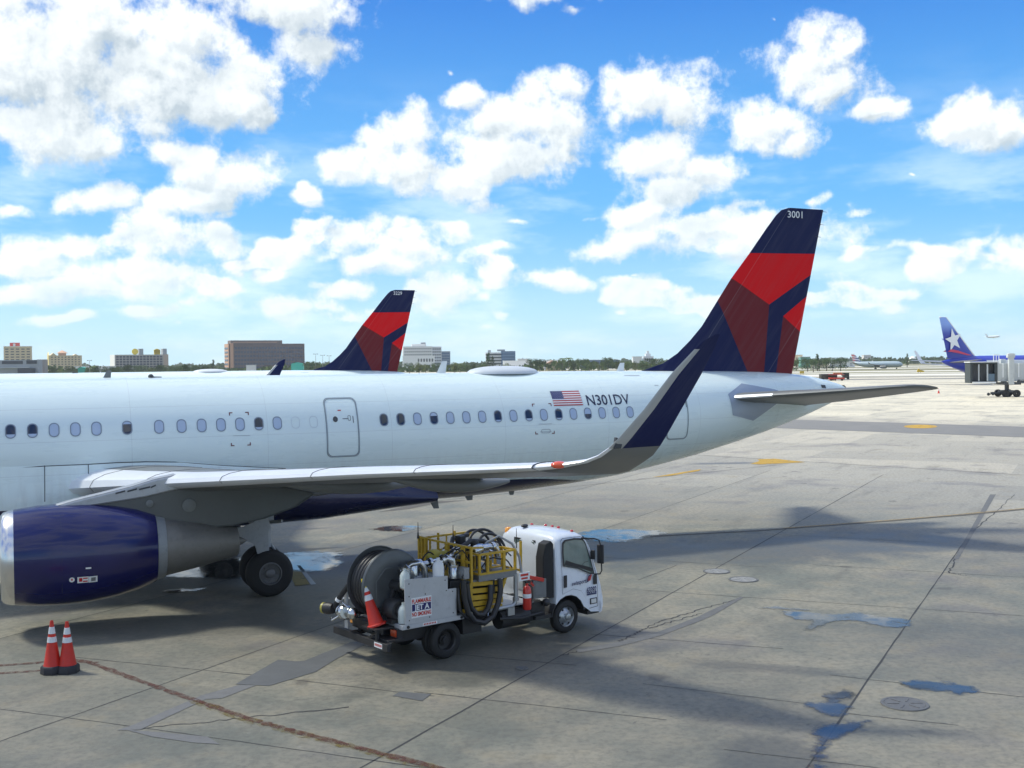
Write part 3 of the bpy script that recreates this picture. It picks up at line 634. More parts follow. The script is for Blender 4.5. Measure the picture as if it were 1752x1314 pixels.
def build_airliner():
    t = thing('airliner', 'large white airliner behind the fuel truck, navy engine, red and navy tail numbered 3001', 'airliner', (OX, OY, 0), YAW)
    # fuselage
    XS = []
    for a, b_ in zip(FS[:-1], FS[1:]):
        k = max(1, int((b_[0] - a[0]) / .9)); XS += [a[0] + (b_[0] - a[0]) * i / k for i in range(k)]
    XS.append(FS[-1][0]); secs = []
    for X in XS:
        zt, zb, wd = fus(X); zc = (zt + zb) / 2; h = (zt - zb) / 2
        secs.append([(X, wd * math.cos(2 * PI * j / 64), zc + h * math.sin(2 * PI * j / 64)) for j in range(64)])
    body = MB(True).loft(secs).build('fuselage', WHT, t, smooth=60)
    mb = MB(True); mb.lathe((22.93, 0, 4.96), (1, 0, -.25), [(-.02, .235), (.05, .20), (.06, .17), (-.12, .15), (-.12, .001)], 24); mb.build('exhaust_outlet', DMET, t)
    # belly fairing
    FB = [(-8.6,3.3,1.74,1.985,0.02),(-7.9,3.5,1.62,2.02,.6),(-6.5,3.57,1.50,2.12,1),(-4,3.56,1.46,2.20,1),(-2,3.52,1.45,2.22,1),(-.8,3.36,1.45,2.22,1),(.7,3.21,1.46,2.18,1),(2.2,3.0,1.50,2.10,1),(3.6,2.75,1.62,1.98,.8),(4.8,2.5,1.72,1.86,.5),(5.8,2.3,1.79,1.7,.1)]
    secs = []
    for X, zt, zb, wd, k in FB:
        sec = []; yt = surfY(X, zt) + .004
        for j in range(25):
            a = PI * j / 24; cxx = math.cos(a)
            zz = zt - (zt - zb) * (math.sin(a) ** .75); 
            yy = (yt + (wd - yt) * min(1, math.sin(a) * 2.2) * 1.0) * (abs(cxx) ** .42) * (1 if cxx > 0 else -1)
            sec.append((X, yy, zz))
        sec.append((X, 0, zt)); secs.append(sec)
    MB(True).loft(secs).build('belly_fairing', WHT, t, smooth=50)
    mb = MB(True)                            # dark sealant lines of the wing root fairing
    FL = [SP(u, v) for u, v in ((0,811),(8,808),(40,800.5),(75,797.5),(100,796.5),(150,794.5),(200,791.5),(250,790),(300,790.5),(333,793),(380,796.5),(440,799.5),(490,802))]
    for a, b_ in zip(FL[:-1], FL[1:]):
        mb.add([skin(a[0], a[1] + .012, .012), skin(b_[0], b_[1] + .012, .012), skin(b_[0], b_[1] - .012, .012), skin(a[0], a[1] - .012, .012)], [(0, 1, 2, 3)])
    for u, v0, v1 in ((76.5, 797, 858), (151.5, 795, 817)):
        pts = [LY(u, v0 + (v1 - v0) * k / 8, 2.16) for k in range(9)]
        for a, b_ in zip(pts[:-1], pts[1:]):
            ya, yb = 2.0 + .21 * min(1, (3.58 - a[1]) / .5), 2.0 + .21 * min(1, (3.58 - b_[1]) / .5)
            mb.add([(a[0] - .011, ya + .02, a[1]), (a[0] + .011, ya + .02, a[1]), (b_[0] + .011, yb + .02, b_[1]), (b_[0] - .011, yb + .02, b_[1])], [(0, 1, 2, 3)])
    mb.build('fairing_seam', DARK, t, smooth=0)
    # cabin windows
    wx = [3.986 + .5334 * k for k in range(17)]
    left = [-6.28 + .5334 * k for k in range(-8, 5)] + [SP(u, 725)[0] for u in (218, 272.8, 311.4)] + [-1.3587 + .5334 * k for k in range(5)]
    dark_a = {0: 1, 1: 1, 3: .28, 7: .85, 9: .8, 11: .85, 13: .55}
    dark_l = {8: .75, 9: .75, 13: .2, 16 + 3: .8}
    zw = 4.50
    def window(X, dk):
        o = rrect(X - .135, X + .135, zw - .19, zw + .19, .125); i_ = rrect(X - .108, X + .108, zw - .162, zw + .162, .10)
        mb = MB(True); ring(mb, o, i_, .010, 0)
        b0 = MB(True)
        fr = mb.build('window', WFR, t, smooth=0)
        mb = MB(True)
        if dk >= 1 or dk == 0: on_skin(mb, i_, .007, 1 if dk else 0)
        else:
            zc = zw - .162 + .324 * (1 - dk)
            n_ = len(i_); up_ = [(x, max(z, zc)) for x, z in i_]; dn = [(x, min(z, zc)) for x, z in i_]
            on_skin(mb, up_ if dk >= .7 else dn, .007, 1); on_skin(mb, dn if dk >= .7 else up_, .0072, 0)
        mb.build('pane', [BLIND, GDK], fr, smooth=0)
    for k, X in enumerate(wx): window(X, dark_a.get(k, 0))
    for k, X in enumerate(left): window(X, dark_l.get(k, 0))
    for X in (-1.3587 + .5334 * 5, -1.3587 + .5334 * 6):   # two blanked openings, only an outline
        mb = MB(True)
        ring(mb, rrect(X - .12, X + .12, zw - .17, zw + .17, .11), rrect(X - .108, X + .108, zw - .158, zw + .158, .10), .006)
        mb.build('window_plug', mat('plug_outline', (.52, .58, .62), .5), t, smooth=0)
    # doors
    def door(X0, X1, Z0, Z1, wn, grey=False):
        o = dens(rrect(X0, X1, Z0, Z1, .16), .12); i_ = scaled(o, .915, .952); j_ = scaled(o, .962, .979); k_ = scaled(o, .950, .972)
        fr = MB(True); ring(fr, o, j_, .010); ring(fr, k_, i_, .012); dm = fr.build('door', mat('door_frame', (.20, .25, .28), .4, var=.1), t, smooth=0)
        mb = MB(True); ring(mb, j_, k_, .008); mb.build('door_panel', WHITE, dm, smooth=0)
        mb = MB(True); cx, cz = wn
        on_skin(mb, [(cx + .075 * math.cos(a * PI / 8), cz + .085 * math.sin(a * PI / 8)) for a in range(16)], .009, 0); mb.build('door_window', GDK, dm, smooth=0)
        mb = MB(True)
        on_skin(mb, [(X0 + .52, cz), (X0 + .70, cz), (X0 + .70, cz + .018), (X0 + .52, cz + .018)], .009)
        ring(mb, rrect(X0 + .68, X0 + .77, cz - .05, cz + .10, .03), rrect(X0 + .692, X0 + .758, cz - .038, cz + .088, .025), .009)
        on_skin(mb, [(X0 + .83, cz - .12), (X0 + .85, cz - .12), (X0 + .85, cz + .08), (X0 + .83, cz + .08)], .009)
        mb.build('door_handle', DARK, dm, smooth=0)
        mb = MB(True); on_skin(mb, [(X0 + .40, Z1 - .39), (X0 + .50, Z1 - .39), (X0 + .50, Z1 - .36), (X0 + .40, Z1 - .36)], .009); mb.build('door_placard', CRED, dm, smooth=0)
    door(2.20, 3.20, 3.44, 5.19, (2.50, 4.56)); door(13.98, 14.88, 3.50, 5.24, (14.55, 4.72))
    # red corner marks round the cut-in areas
    for (u0, v0, u1, v1) in ((394, 706, 429, 762), (915, 691, 949, 742)):
        (xa, za), (xb, zb_) = SP(u0, v0), SP(u1, v1)
        for X, sx_ in ((xa, 1), (xb, -1)):
            for z, sz_ in ((za, -1), (zb_, 1)):
                mb = MB(True); on_skin(mb, [(X, z), (X + .10 * sx_, z), (X + .10 * sx_, z + .028 * sz_), (X + .028 * sx_, z + .028 * sz_), (X + .028 * sx_, z + .09 * sz_), (X, z + .09 * sz_)], .007)
                mb.build('corner_marking', mat('dark_red_marking', (.14, .02, .03), .5), t, smooth=0)
    for (u0, u1, v) in ((399, 428, 746), (922, 945, 726), (924, 944, 739)):
        mb = MB(True); (xa, za), (xb, zb_) = SP(u0, v), SP(u1, v - .6); on_skin(mb, [(xa, za), (xb, zb_), (xb, zb_ + .014), (xa, za + .014)], .007)
        mb.build('skin_placard', mat('grey_marking', (.36, .40, .43), .5), t, smooth=0)
    mb = MB(True); ring(mb, rrect(SP(926, 740)[0], SP(942, 740)[0], SP(935, 741)[1], SP(935, 734)[1], .05), rrect(SP(927, 740)[0], SP(941, 740)[0], SP(935, 740)[1], SP(935, 735)[1], .04), .007); mb.build('skin_placard', MATS['grey_marking'], t, smooth=0)
    for (u, v, s_) in ((1112, 643, .5), (1142, 660, .12)):
        mb = MB(True); on_skin(mb, [(SP(u, v)[0] - s_ * .6, SP(u, v)[1]), (SP(u, v)[0] + s_ * .6, SP(u, v)[1] - .01), (SP(u, v)[0] + s_ * .6, SP(u, v)[1] + .01), (SP(u, v)[0] - s_ * .6, SP(u, v)[1] + .02)], .008); mb.build('skin_placard', MATS['grey_marking'], t, smooth=0)
    # flag
    fx0, fx1, fz0, fz1 = 9.74, 10.80, 4.77, 5.24
    mb = MB(True); nn = 12
    def strip(x0, x1, z0, z1, off, m):
        for k in range(nn):
            a, b_ = x0 + (x1 - x0) * k / nn, x0 + (x1 - x0) * (k + 1) / nn
            on_skin(mb, [(a, z0), (b_, z0), (b_, z1), (a, z1)], off, m)
    hh = (fz1 - fz0) / 13
    for k in range(13): strip(fx0, fx1, fz0 + hh * k, fz0 + hh * (k + 1), .010, 1 if k % 2 == 0 else 0)
    for k in range(7): strip(fx0, fx0 + .42, fz1 - hh * (k + 1), fz1 - hh * k, .014, 2)
    for r_ in range(9):
        for c_ in range(6 if r_ % 2 == 0 else 5):
            sx_ = fx0 + .035 + c_ * .070 + (0 if r_ % 2 == 0 else .035); sz_ = fz1 - .022 - r_ * .0265
            on_skin(mb, [(sx_ + (.011 if k % 2 == 0 else .005) * math.sin(k * PI / 5), sz_ + (.011 if k % 2 == 0 else .005) * math.cos(k * PI / 5)) for k in range(10)], .017, 0)
    mb.build('flag_marking', [WHITE, mat('flag_red', (.42, .02, .03), .4), mat('flag_blue', (.02, .03, .14), .4)], t, smooth=0)
    mb = MB(True); text_on(mb, 'N301DV', .47, lambda x, y: skin(10.98 + x, 4.765 + y, .012), bold=.004, width=1.62)
    mb.build('registration_lettering', mat('navy_lettering', (.012, .018, .06), .4), t, smooth=0)
    # roof fittings
    mb = MB(True); prof = []
    secs = []
    for k in range(13):
        s_ = -1 + 2 * k / 12; X = 8.70 + 1.34 * s_; h = .25 * max(0, 1 - abs(s_) ** 2.6) ** .6 + .015; wd = .70 * max(.02, (1 - abs(s_) ** 2.4)) ** .6
        secs.append([(X, wd * math.cos(a * PI / 12), 5.80 + h * math.sin(a * PI / 12) + .015) for a in range(13)] + [(X, 0, 5.7)])
    mb.loft(secs); mb.build('radome', mat('radome_paint', (.60, .64, .66), .5, var=.05), t, smooth=60)
    def blade(X, Y, z, h, c, up=1, m=WHITE, lean=.5):
        mb = MB(True); S = []
        for k in range(3):
            f = k / 2; S.append(foil(X + lean * h * f, Y, z + up * h * f, c * (1 - .45 * f), .12, cant=PI / 2, n=5))
        mb.loft(S); mb.build('antenna', m, t)
    blade(13.0, 0, 5.8, .34, .32); blade(6.35, 0, 5.84, .42, .32); blade(-3.85, 0, 5.84, .24, .22, 1, GREY)
    blade(6.0, 0, 1.84, .38, .34, -1, GREY, .55); blade(7.25, 0, 1.88, .22, .34, -1, GREY, .6); blade(8.85, 0, 1.95, .20, .26, -1, GREY, .3)
    bx = LY(258, 641, .2)[0]; mb = MB(True); mb.ball((bx, .2, 5.88), .08, 10, 6); mb.tube([(bx, .2, 5.86), (bx + .3, .2, 5.85)], .03, 6); mb.build('beacon', DARK, t)
    gx, gz = LY(1402, 661, .3); mb = MB(True); on_skin(mb, [(gx - .12, gz - .05), (gx + .12, gz - .07), (gx + .12, gz + .05), (gx - .12, gz + .07)], .012); mb.build('vent_grille', DARK, t, smooth=0)
    # wings with blended winglets
    for sg in (1, -1):
        nm = 24
        base = wing_st(sg)
        S = [foil(X, sg * Y, z, c, tc, dz) for Y, X, z, c, tc, dz in base]
        wg = thing('wing', None, None); wg.parent = t
        mf = lambda i, j: 1 if 9 <= j <= 13 else 0
        mbw = MB(True).loft(S, mfun=mf); mbw.build('wing_skin', [GREY, SLAT], wg, smooth=35)
        W = [(16.0, 2.40, 4.29, 1.77, .11, .20, 0), (16.3, 2.72, 4.33, 1.50, .10, .17, 6), (16.7, 3.04, 4.42, 1.22, .09, .08, 22), (16.95, 3.20, 4.53, 1.13, .085, .04, 40), (17.1, 3.34, 4.67, 1.05, .085, 0, 56),
             (17.2, 3.48, 4.84, .97, .085, 0, 68), (17.35, 3.91, 5.34, .78, .085, 0, 76), (17.50, 4.36, 5.94, .64, .085, 0, 78), (17.59, 4.80, 6.38, .41, .085, 0, 80), (17.62, 4.96, 6.53, .29, .08, 0, 80), (17.66, 5.20, 6.645, .09, .08, 0, 80)]
        if sg < 0: W = [(a, b_, c_ - .20 * max(0, (a - 16) / 1.68), *r_) for a, b_, c_, *r_ in W]
        S = [foil(X, sg * Y, z, c, tc, dz, R(ct) * sg) for Y, X, z, c, tc, dz, ct in W]
        def wf(i, j):
            lead = 8 <= j <= 15
            if i < 4: return 1 if 9 <= j <= 13 else 0
            if i >= 8: return 2
            return 3 if lead else 2
        MB(True).loft(S, mfun=wf).build('winglet', [GREY, SLAT, NAVYT, mat('winglet_edge_grey', (.42, .43, .42), .4, .2, var=.08)], t, smooth=50)
        # slat joints, flap gap, position light
        for Y in (3.0, 5.2, 7.9, 10.7, 13.4, 16.0):
            mb = MB(True); k = max(i for i, b_ in enumerate(base) if b_[0] <= Y); a = base[k]; b2 = base[min(k + 1, len(base) - 1)]; f = 0 if b2[0] == a[0] else (Y - a[0]) / (b2[0] - a[0])
            v_ = [a[i] + (b2[i] - a[i]) * f for i in range(6)]
            F = foil(v_[1], sg * Y, v_[2], v_[3], v_[4], v_[5])
            F = [(p - Vector((v_[1] + .5 * v_[3], sg * Y, v_[2]))) * 1.004 + Vector((v_[1] + .5 * v_[3], sg * Y, v_[2])) for p in F][6:14]
            F = [p + Vector((.0, 0, .004)) for p in F]
            mb.tube(F, .006, 5); mb.build('slat_joint', DARK, wg, smooth=0)
        mb = MB(True); mb.ball((2.78, sg * 16.28, 4.34), .10, 12, 8, sc_=(1.6, 1.2, .7)); mb.build('navigation_light', mat('red_light_glass', (.85, .10, .03), .15, coat=1), t)
        mb = MB(True); mb.prism([(3.42, 4.66), (3.56, 4.66), (3.60, 4.80), (3.46, 4.86)], sg * 17.09, sg * 17.17); mb.build('strobe_window', DARK, t, bevel=.01)
        # flap track fairings
        for (Y, xa, xb, zt, dp) in ((3.9, -.2, 2.4, 3.02, .28), (8.8, -.9, 2.75, 3.56, .25), (12.1, .9, 3.62, 3.83, .23)):
            secs = []
            for k in range(15):
                f = k / 14; h = dp * (math.sin(PI * min(1, f * .93 + .02)) ** .8); wd = .02 + .15 * math.sin(PI * min(1, f * .93 + .03)) ** .6
                zc = zt - .18 * f
                secs.append([(xa + (xb - xa) * f, sg * Y + wd * math.cos(2 * PI * j / 12), zc - h * .55 + h * .75 * math.sin(2 * PI * j / 12)) for j in range(12)])
            MB(True).loft(secs).build('flap_fairing', GREY, t, smooth=50)
        # engine
        en = thing('engine', None, None); en.parent = t; ey = sg * 5.75; ez = 1.76
        def rev(name, prof, m, n=48, sq=1.0):
            mb = MB(True); mb.lathe((0, ey, ez), (1, 0, 0), prof, n); return mb.build(name, m, en, smooth=50)
        rev('inlet_lip', [(-5.55, .84), (-6.2, .86), (-6.42, .91), (-6.50, .98), (-6.44, 1.05), (-6.32, 1.09), (-6.22, 1.108)], METAL)
        rev('cowl', [(-6.22, 1.108), (-5.7, 1.17), (-5.2, 1.19), (-4.6, 1.175), (-4.0, 1.10), (-3.5, .985), (-3.08, .83), (-3.07, .79), (-3.6, .93), (-4.2, .95)], ENGB)
        rev('inlet_duct', [(-5.55, .84), (-5.0, .88), (-4.95, .3), (-5.2, .2), (-5.45, .02)], mat('fan_dark', (.04, .04, .045), .5, .5))
        rev('core_cowl', [(-4.2, .7), (-3.08, .75), (-2.6, .67), (-2.0, .56), (-1.5, .44), (-1.1, .36), (-1.08, .32), (-1.9, .30)], DMET)
        rev('exhaust_cone', [(-2.0, .26), (-1.5, .22), (-1.0, .10), (-.85, .01)], DMET, 24)
        rev('thrust_ring', [(-3.07, .80), (-2.86, .74), (-2.85, .68), (-3.0, .66)], mat('grey_cowl_ring', (.28, .30, .31), .45, .3, dirt=.3))
        mb = MB(True)
        for (xs, z_) in ((-5.22, 0), (-4.14, 0)):
            pts = [Vector((xs, ey + 1.186 * math.cos(a) * (.985 if xs > -4.3 else 1.0) * (.945 if xs > -4.3 else 1), ez + 1.19 * math.sin(a) * (.945 if xs > -4.3 else 1.0))) for a in [PI * 2 * k / 40 for k in range(41)]]
            mb.tube(pts, .006, 4, caps=False)
        mb.build('cowl_seam', NAVY, en, smooth=0)
        mb = MB(True)
        pyl = [(-5.65, 2.80), (-5.3, 2.93), (-4.9, 3.03), (-4.3, 3.15), (-3.6, 3.30), (-3.1, 3.44), (-2.6, 3.52), (-1.9, 3.48), (-.6, 3.2), (.5, 3.0), (.9, 2.86), (.4, 2.55), (-.4, 2.30), (-1.2, 2.18), (-2.3, 2.16), (-3.0, 2.30), (-4.0, 2.6), (-5.0, 2.7)]
        cxp = -2.2; secs = []
        for wd, k in ((-.17, .965), (-.20, .99), (-.12, 1), (.12, 1), (.20, .99), (.17, .965)):
            secs.append([(cxp + (x - cxp) * k, ey + wd, 2.85 + (z - 2.85) * k) for x, z in pyl])
        mb.loft(secs); mb.build('pylon', mat('pylon_grey', (.10, .108, .105), .4, .15, var=.12, scale=2, dirt=.3), en, smooth=40, bevel=.03)
        up_p = [(-5.66, 2.80), (-5.3, 2.94), (-4.9, 3.04), (-4.3, 3.16), (-3.6, 3.31), (-3.1, 3.45), (-2.6, 3.53), (-2.2, 3.50), (-1.75, 3.42), (-2.1, 3.22), (-2.7, 3.14), (-3.3, 3.02), (-4.0, 2.94), (-4.8, 2.86), (-5.3, 2.79)]
        mb = MB(True); mb.loft([[(x, ey + wd, z - (.035 if abs(wd) > .2 and k_ < 8 else 0)) for k_, (x, z) in enumerate(up_p)] for wd in (-.215, -.14, .14, .215)]); mb.build('pylon_fairing', mat('pylon_silver', (.42, .44, .45), .35, .3, var=.15, scale=2, dirt=.3), en, smooth=50, bevel=.03)
        if sg > 0:
            mb = MB(True)
            def cow(u, v, w_, h_, m, off=.012):
                X, Z_ = LY(u, v, 6.85); rr = 1.13
                for du, dv, ww, h2, mm in ((0, 0, w_, h_, m),):
                    q4 = []
                    for sx_, sz_ in ((-1, -1), (1, -1), (1, 1), (-1, 1)):
                        z = Z_ + sz_ * h2 / 2; x = X + sx_ * ww / 2
                        rx = 1.19 if x < -4.6 else 1.175 - (x + 4.6) * .14
                        q4.append((x, ey + math.sqrt(max(.01, rx * rx - (z - ez) ** 2)) + off, z))
                    mb.add(q4, [(0, 1, 2, 3)], mm)
            cow(142, 992, .24, .15, 0); cow(138, 992, .07, .09, 1, .016); cow(146, 989, .10, .03, 1, .016); cow(146, 994.5, .10, .03, 1, .016); mb.build('cowl_placard', [WHITE, CRED, GREY], en, smooth=0); mb = MB(True); cow(151, 971, .12, .035, 0); mb.build('cowl_placard', [WHITE, CRED, GREY], en, smooth=0); mb = MB(True); cow(159.5, 991, .19, .15, 0); cow(160, 991, .10, .09, 2, .016)
            mb.build('cowl_placard', [WHITE, CRED, GREY], en, smooth=0); mb = MB(True)
            X, Z_ = LY(123, 992, 6.85)
            mb.add([(X + .06 * math.cos(a * PI / 8), ey + math.sqrt(1.19 ** 2 - (Z_ + .06 * math.sin(a * PI / 8) - ez) ** 2) + .012, Z_ + .06 * math.sin(a * PI / 8)) for a in range(16)], [tuple(range(16))], 0)
            cow(123, 991.5, .035, .05, 1, .018)
            mb.build('cowl_placard', [WHITE, CRED, GREY], en, smooth=0)
            mb = MB(True)
            for k, wd in enumerate((.22, .22, .26, .12)):
                Xb = -3.98 + k * .27; zz = 3.215 + .125 * (Xb + 3.98) / .5 * .5
                mb.add([(Xb, ey + .222, zz - .09), (Xb + wd, ey + .222, zz - .04), (Xb + wd, ey + .222, zz), (Xb, ey + .222, zz - .05)], [(0, 1, 2, 3)])
            mb.build('pylon_placard', DARK, en, smooth=0)
            for (u, v, r_) in ((324, 865, .165), (256, 862, .09)):
                mb = MB(True); X, Z_ = LY(u, v, 5.97); mb.lathe((X, ey + .19, Z_), (0, 1, 0), [(0, r_), (.018, r_), (.024, r_ * .9), (.024, .001)], 24); mb.build('access_panel', mat('access_cover', (.15, .16, .155), .5, dirt=.3), en)
        # main gear
        gr = thing('landing_gear', None, None); gr.parent = t; gy = sg * 3.795
        mb = MB(True)
        mb.tube([(0.05, gy, 3.0), (0, gy, 1.25)], .15, 14); mb.tube([(0, gy, 1.3), (0, gy, .62)], .10, 14); mb.tube([(0, gy - .55, .61), (0, gy + .55, .61)], .09, 12)
        mb.tube([(0, gy, 1.45), (0.2, gy - sg * 1.6, 2.6)], .07, 10); mb.tube([(.16, gy, 1.3), (.34, gy, 1.0), (.14, gy, .72)], .035, 8); mb.tube([(-.15, gy, 1.6), (-.9, gy, 2.7)], .06, 8)
        mb.box(-.2, .2, gy - .2, gy + .2, 1.9, 2.1)
        mb.build('gear_strut', mat('gear_grey', (.38, .40, .41), .4, .2, dirt=.3), gr, smooth=35)
        for s_ in (1, -1): wheel(gr, 'gear_wheel', 0, gy + s_ * .4635, .62, .62, .40, .30, mat('wheel_hub_grey', (.16, .16, .16), .5, .4, dirt=.3), TYRE)
        dp_ = [LY(u, v, 4.40) for u, v in ((389,906),(395,903),(415,901),(432,893),(456,878),(462,900),(458.5,912),(461,944),(441,948),(438,938),(435,931),(420,925),(399,924),(391,919))]
        mb = MB(True); ys = gy + sg * .56
        mb.loft([[(x, ys + sg * .25 * (z - 1.2) / 1.2 * .6 + k, z) for x, z in dp_] for k in (-.02, .02)])
        mb.build('gear_door', mat('gear_door_grey', (.42, .44, .45), .4, dirt=.3), gr, smooth=30, bevel=.006)
        mb = MB(True); mb.tube([(-.1, gy + sg * .3, 1.95), (.30, gy + sg * .75, 2.02)], .045, 8); mb.build('door_link', GREY, gr)
        # tailplane
        S = [foil(X, sg * Y, z + .04, c, tc, .085 * c) for Y, X, z, c, tc in ((.4, 16.35, 4.76, 4.3, .10), (1.1, 16.80, 4.82, 3.85, .10), (2.5, 17.75, 4.93, 3.25, .10), (4.5, 19.15, 5.10, 2.30, .095), (5.9, 20.10, 5.23, 1.62, .09), (6.15, 20.35, 5.25, 1.35, .08), (6.22, 20.75, 5.26, .85, .06))]
        MB(True).loft(S, mfun=lambda i, j: 1 if 11 <= j <= 12 and i < 2 else 0).build('tailplane', [GREY, SLAT], t, smooth=40)
        if sg > 0:
            mb = MB(True)
            hp = [SP(u, v) for u, v in ((1264,681),(1296,668.5),(1338,677),(1354,690),(1306,722),(1265,712))]
            hp = [(16.75, 5.00), (17.55, 5.36), (19.0, 5.12), (19.6, 4.92), (17.9, 4.02), (16.85, 4.26)]
            cxh = sum(p[0] for p in hp) / 6; czh = sum(p[1] for p in hp) / 6
            hd = dens(hp, .12)
            for f0, f1 in ((1, .8), (.8, .6), (.6, .4), (.4, .2), (.2, .02)):
                ring(mb, [(cxh + (x - cxh) * f0, czh + (z - czh) * f0) for x, z in hd], [(cxh + (x - cxh) * f1, czh + (z - czh) * f1) for x, z in hd], .012)
            mb.build('tailplane_plate', mat('bluish_grey_plate', (.34, .40, .48), .35, .2, var=.08), t, smooth=40)
    # nose gear (forward, outside the photograph's left edge)
    gr = thing('landing_gear', None, None); gr.parent = t
    mb = MB(True); mb.tube([(-16.9, 0, 2.0), (-16.9, 0, .4)], .1, 12); mb.tube([(-16.9, -.3, .38), (-16.9, .3, .38)], .06, 10); mb.build('gear_strut', MATS['gear_grey'], gr)
    for s_ in (1, -1): wheel(gr, 'gear_wheel', -16.9, s_ * .25, .38, .38, .22, .18, MATS['wheel_hub_grey'], TYRE)
    return t

def fin_mesh():
    # leading and trailing edge of the fin in (X, z)
    LE = [(14.05, 5.86), (14.9, 6.10), (15.5, 6.45), (16.05, 6.92), (16.54, 7.42), (17.2, 8.32), (17.84, 9.19), (18.68, 10.16), (19.4, 11.05), (19.86, 11.58), (20.1, 11.78), (20.45, 11.88)]
    TE0, TE1 = (20.56, 5.62), (22.07, 11.90)
    def te(z): return TE0[0] + (TE1[0] - TE0[0]) * (z - TE0[1]) / (TE1[1] - TE0[1])
    def le(z):
        for a, b_ in zip(LE[:-1], LE[1:]):
            if a[1] <= z <= b_[1]: return a[0] + (b_[0] - a[0]) * (z - a[1]) / (b_[1] - a[1])
        return LE[0][0] if z < LE[0][1] else LE[-1][0]
    zs = [5.3, 5.6] + [p[1] for p in LE]
    S = []
    for z in zs:
        a, b_ = le(z), te(z); tc = .26 / (b_ - a) * 2 * max(.35, 1 - (z - 5.6) / 7.5) * .55
        S.append(foil(a, 0, z, b_ - a, max(.055, tc), cant=PI / 2, n=12))
    mb = MB(True).loft(S)
    me = bpy.data.meshes.new('fin'); me.from_pydata([(x, -y, z) for x, y, z in mb.v], [], mb.f)
    bm = bmesh.new(); bm.from_mesh(me); bmesh.ops.recalc_face_normals(bm, faces=bm.faces)
    pt = {k: LY(*q_, 0) for k, q_ in dict(bL=(1270,433), bR=(1400,434.3), m1=(1248,474), m2=(1316,521), m3=(1388,469.5), n1=(1224,508), n3=(1369,568), n2=(1340,541), n4=(1381,506), n5=(1281,640), n6=(1307,642), n7=(1327.5,643), q1=(1400,355), q2=(1290,659)).items()}
    def cut(a, b_):
        a, b_ = pt[a], pt[b_]; d_ = Vector((b_[0] - a[0], 0, b_[1] - a[1])); n_ = Vector((d_.z, 0, -d_.x)).normalized()
        bmesh.ops.bisect_plane(bm, geom=list(bm.verts) + list(bm.edges) + list(bm.faces), dist=1e-4, plane_co=(a[0], 0, a[1]), plane_no=n_)
    for a, b_ in (('bL', 'bR'), ('m1', 'm2'), ('m2', 'm3'), ('m2', 'n6'), ('n2', 'n4'), ('n2', 'n7'), ('n2', 'n3'), ('n1', 'n5')): cut(a, b_)
    P = pt; far_ = (24, 8)
    regs = [([P['bL'], (17.0, 10.13), P['m1'], P['m2'], P['m3'], (23.5, 10.6), (23.5, 10.23), P['bR']], 1), ([(16.5, 10), P['m1'], P['m2'], P['n6'], P['n5'], P['n1']], 2),
            ([P['n2'], P['n4'], (23, 9.6), (23, 6.0), P['n3']], 1), ([P['n2'], P['n3'], (22, 6.2), (21, 5.0), P['n7']], 2)]
    def inside(p, poly):
        c_ = False; j = len(poly) - 1
        for i in range(len(poly)):
            if (poly[i][1] > p[1]) != (poly[j][1] > p[1]) and p[0] < (poly[j][0] - poly[i][0]) * (p[1] - poly[i][1]) / (poly[j][1] - poly[i][1]) + poly[i][0]: c_ = not c_
            j = i
        return c_
    for f in bm.faces:
        c_ = f.calc_center_median(); f.material_index = 0
        for poly, k in regs:
            if inside((c_.x, c_.z), poly): f.material_index = k
    bm.to_mesh(me); bm.free()
    for m_ in (NAVYT, CREDT, DREDT): me.materials.append(m_)
    me.shade_smooth(); me.set_sharp_from_angle(angle=R(35)); return me
A1 = build_airliner()
fo = bpy.data.objects.new('tail_fin', fin_mesh()); COL.objects.link(fo); fo.parent = A1
def fin_extra(fin, num, loc=None):
    mb = MB(True); text_on(mb, num, .36, lambda x, y: (20.30 + x, .125, 11.50 + y), bold=.003, width=.68)
    o = mb.build('tail_number', WHITE, fin, smooth=0); return o
for u, v in ((1409, 362), (1404, 384), (1399, 405)):
    mb = MB(True); X, Z_ = LY(u, v, 0); mb.tube([(X - .1, 0, Z_), (X + .16, 0, Z_ - .015)], [.014, .006], 6); mb.build('static_wick', DARK, fo)
mb = MB(True); mb.tube([(20.55, .0, 11.80), (20.7, .10, 11.78), (20.74, .12, 11.7)], .01, 5)

# second airliner of the same type, far side; mostly hidden
A2 = copy_tree(A1)
A2.location = (OX - 19.32, OY + 43.43, -.06)
for ch in list(A2.children):
    if ch.name.startswith(('winglet', 'antenna')): bpy.data.objects.remove(ch)
    elif ch.name.startswith('radome'): ch.location = (-2.1, 0, -.05)
A2['label'] = 'second white airliner behind the first, showing its red and navy tail numbered 3229'
for o in [A1, A2]: o['group'] = 'airliners with red and navy tails'
for ch in list(A2.children):
    if ch.name.startswith('registration'): bpy.data.objects.remove(ch)
fin_extra(fo, '3001')
f2 = [c for c in A2.children if c.name.startswith('tail_fin')][0]; f2.location = (0, 0, .03)
fin_extra(f2, '3229')

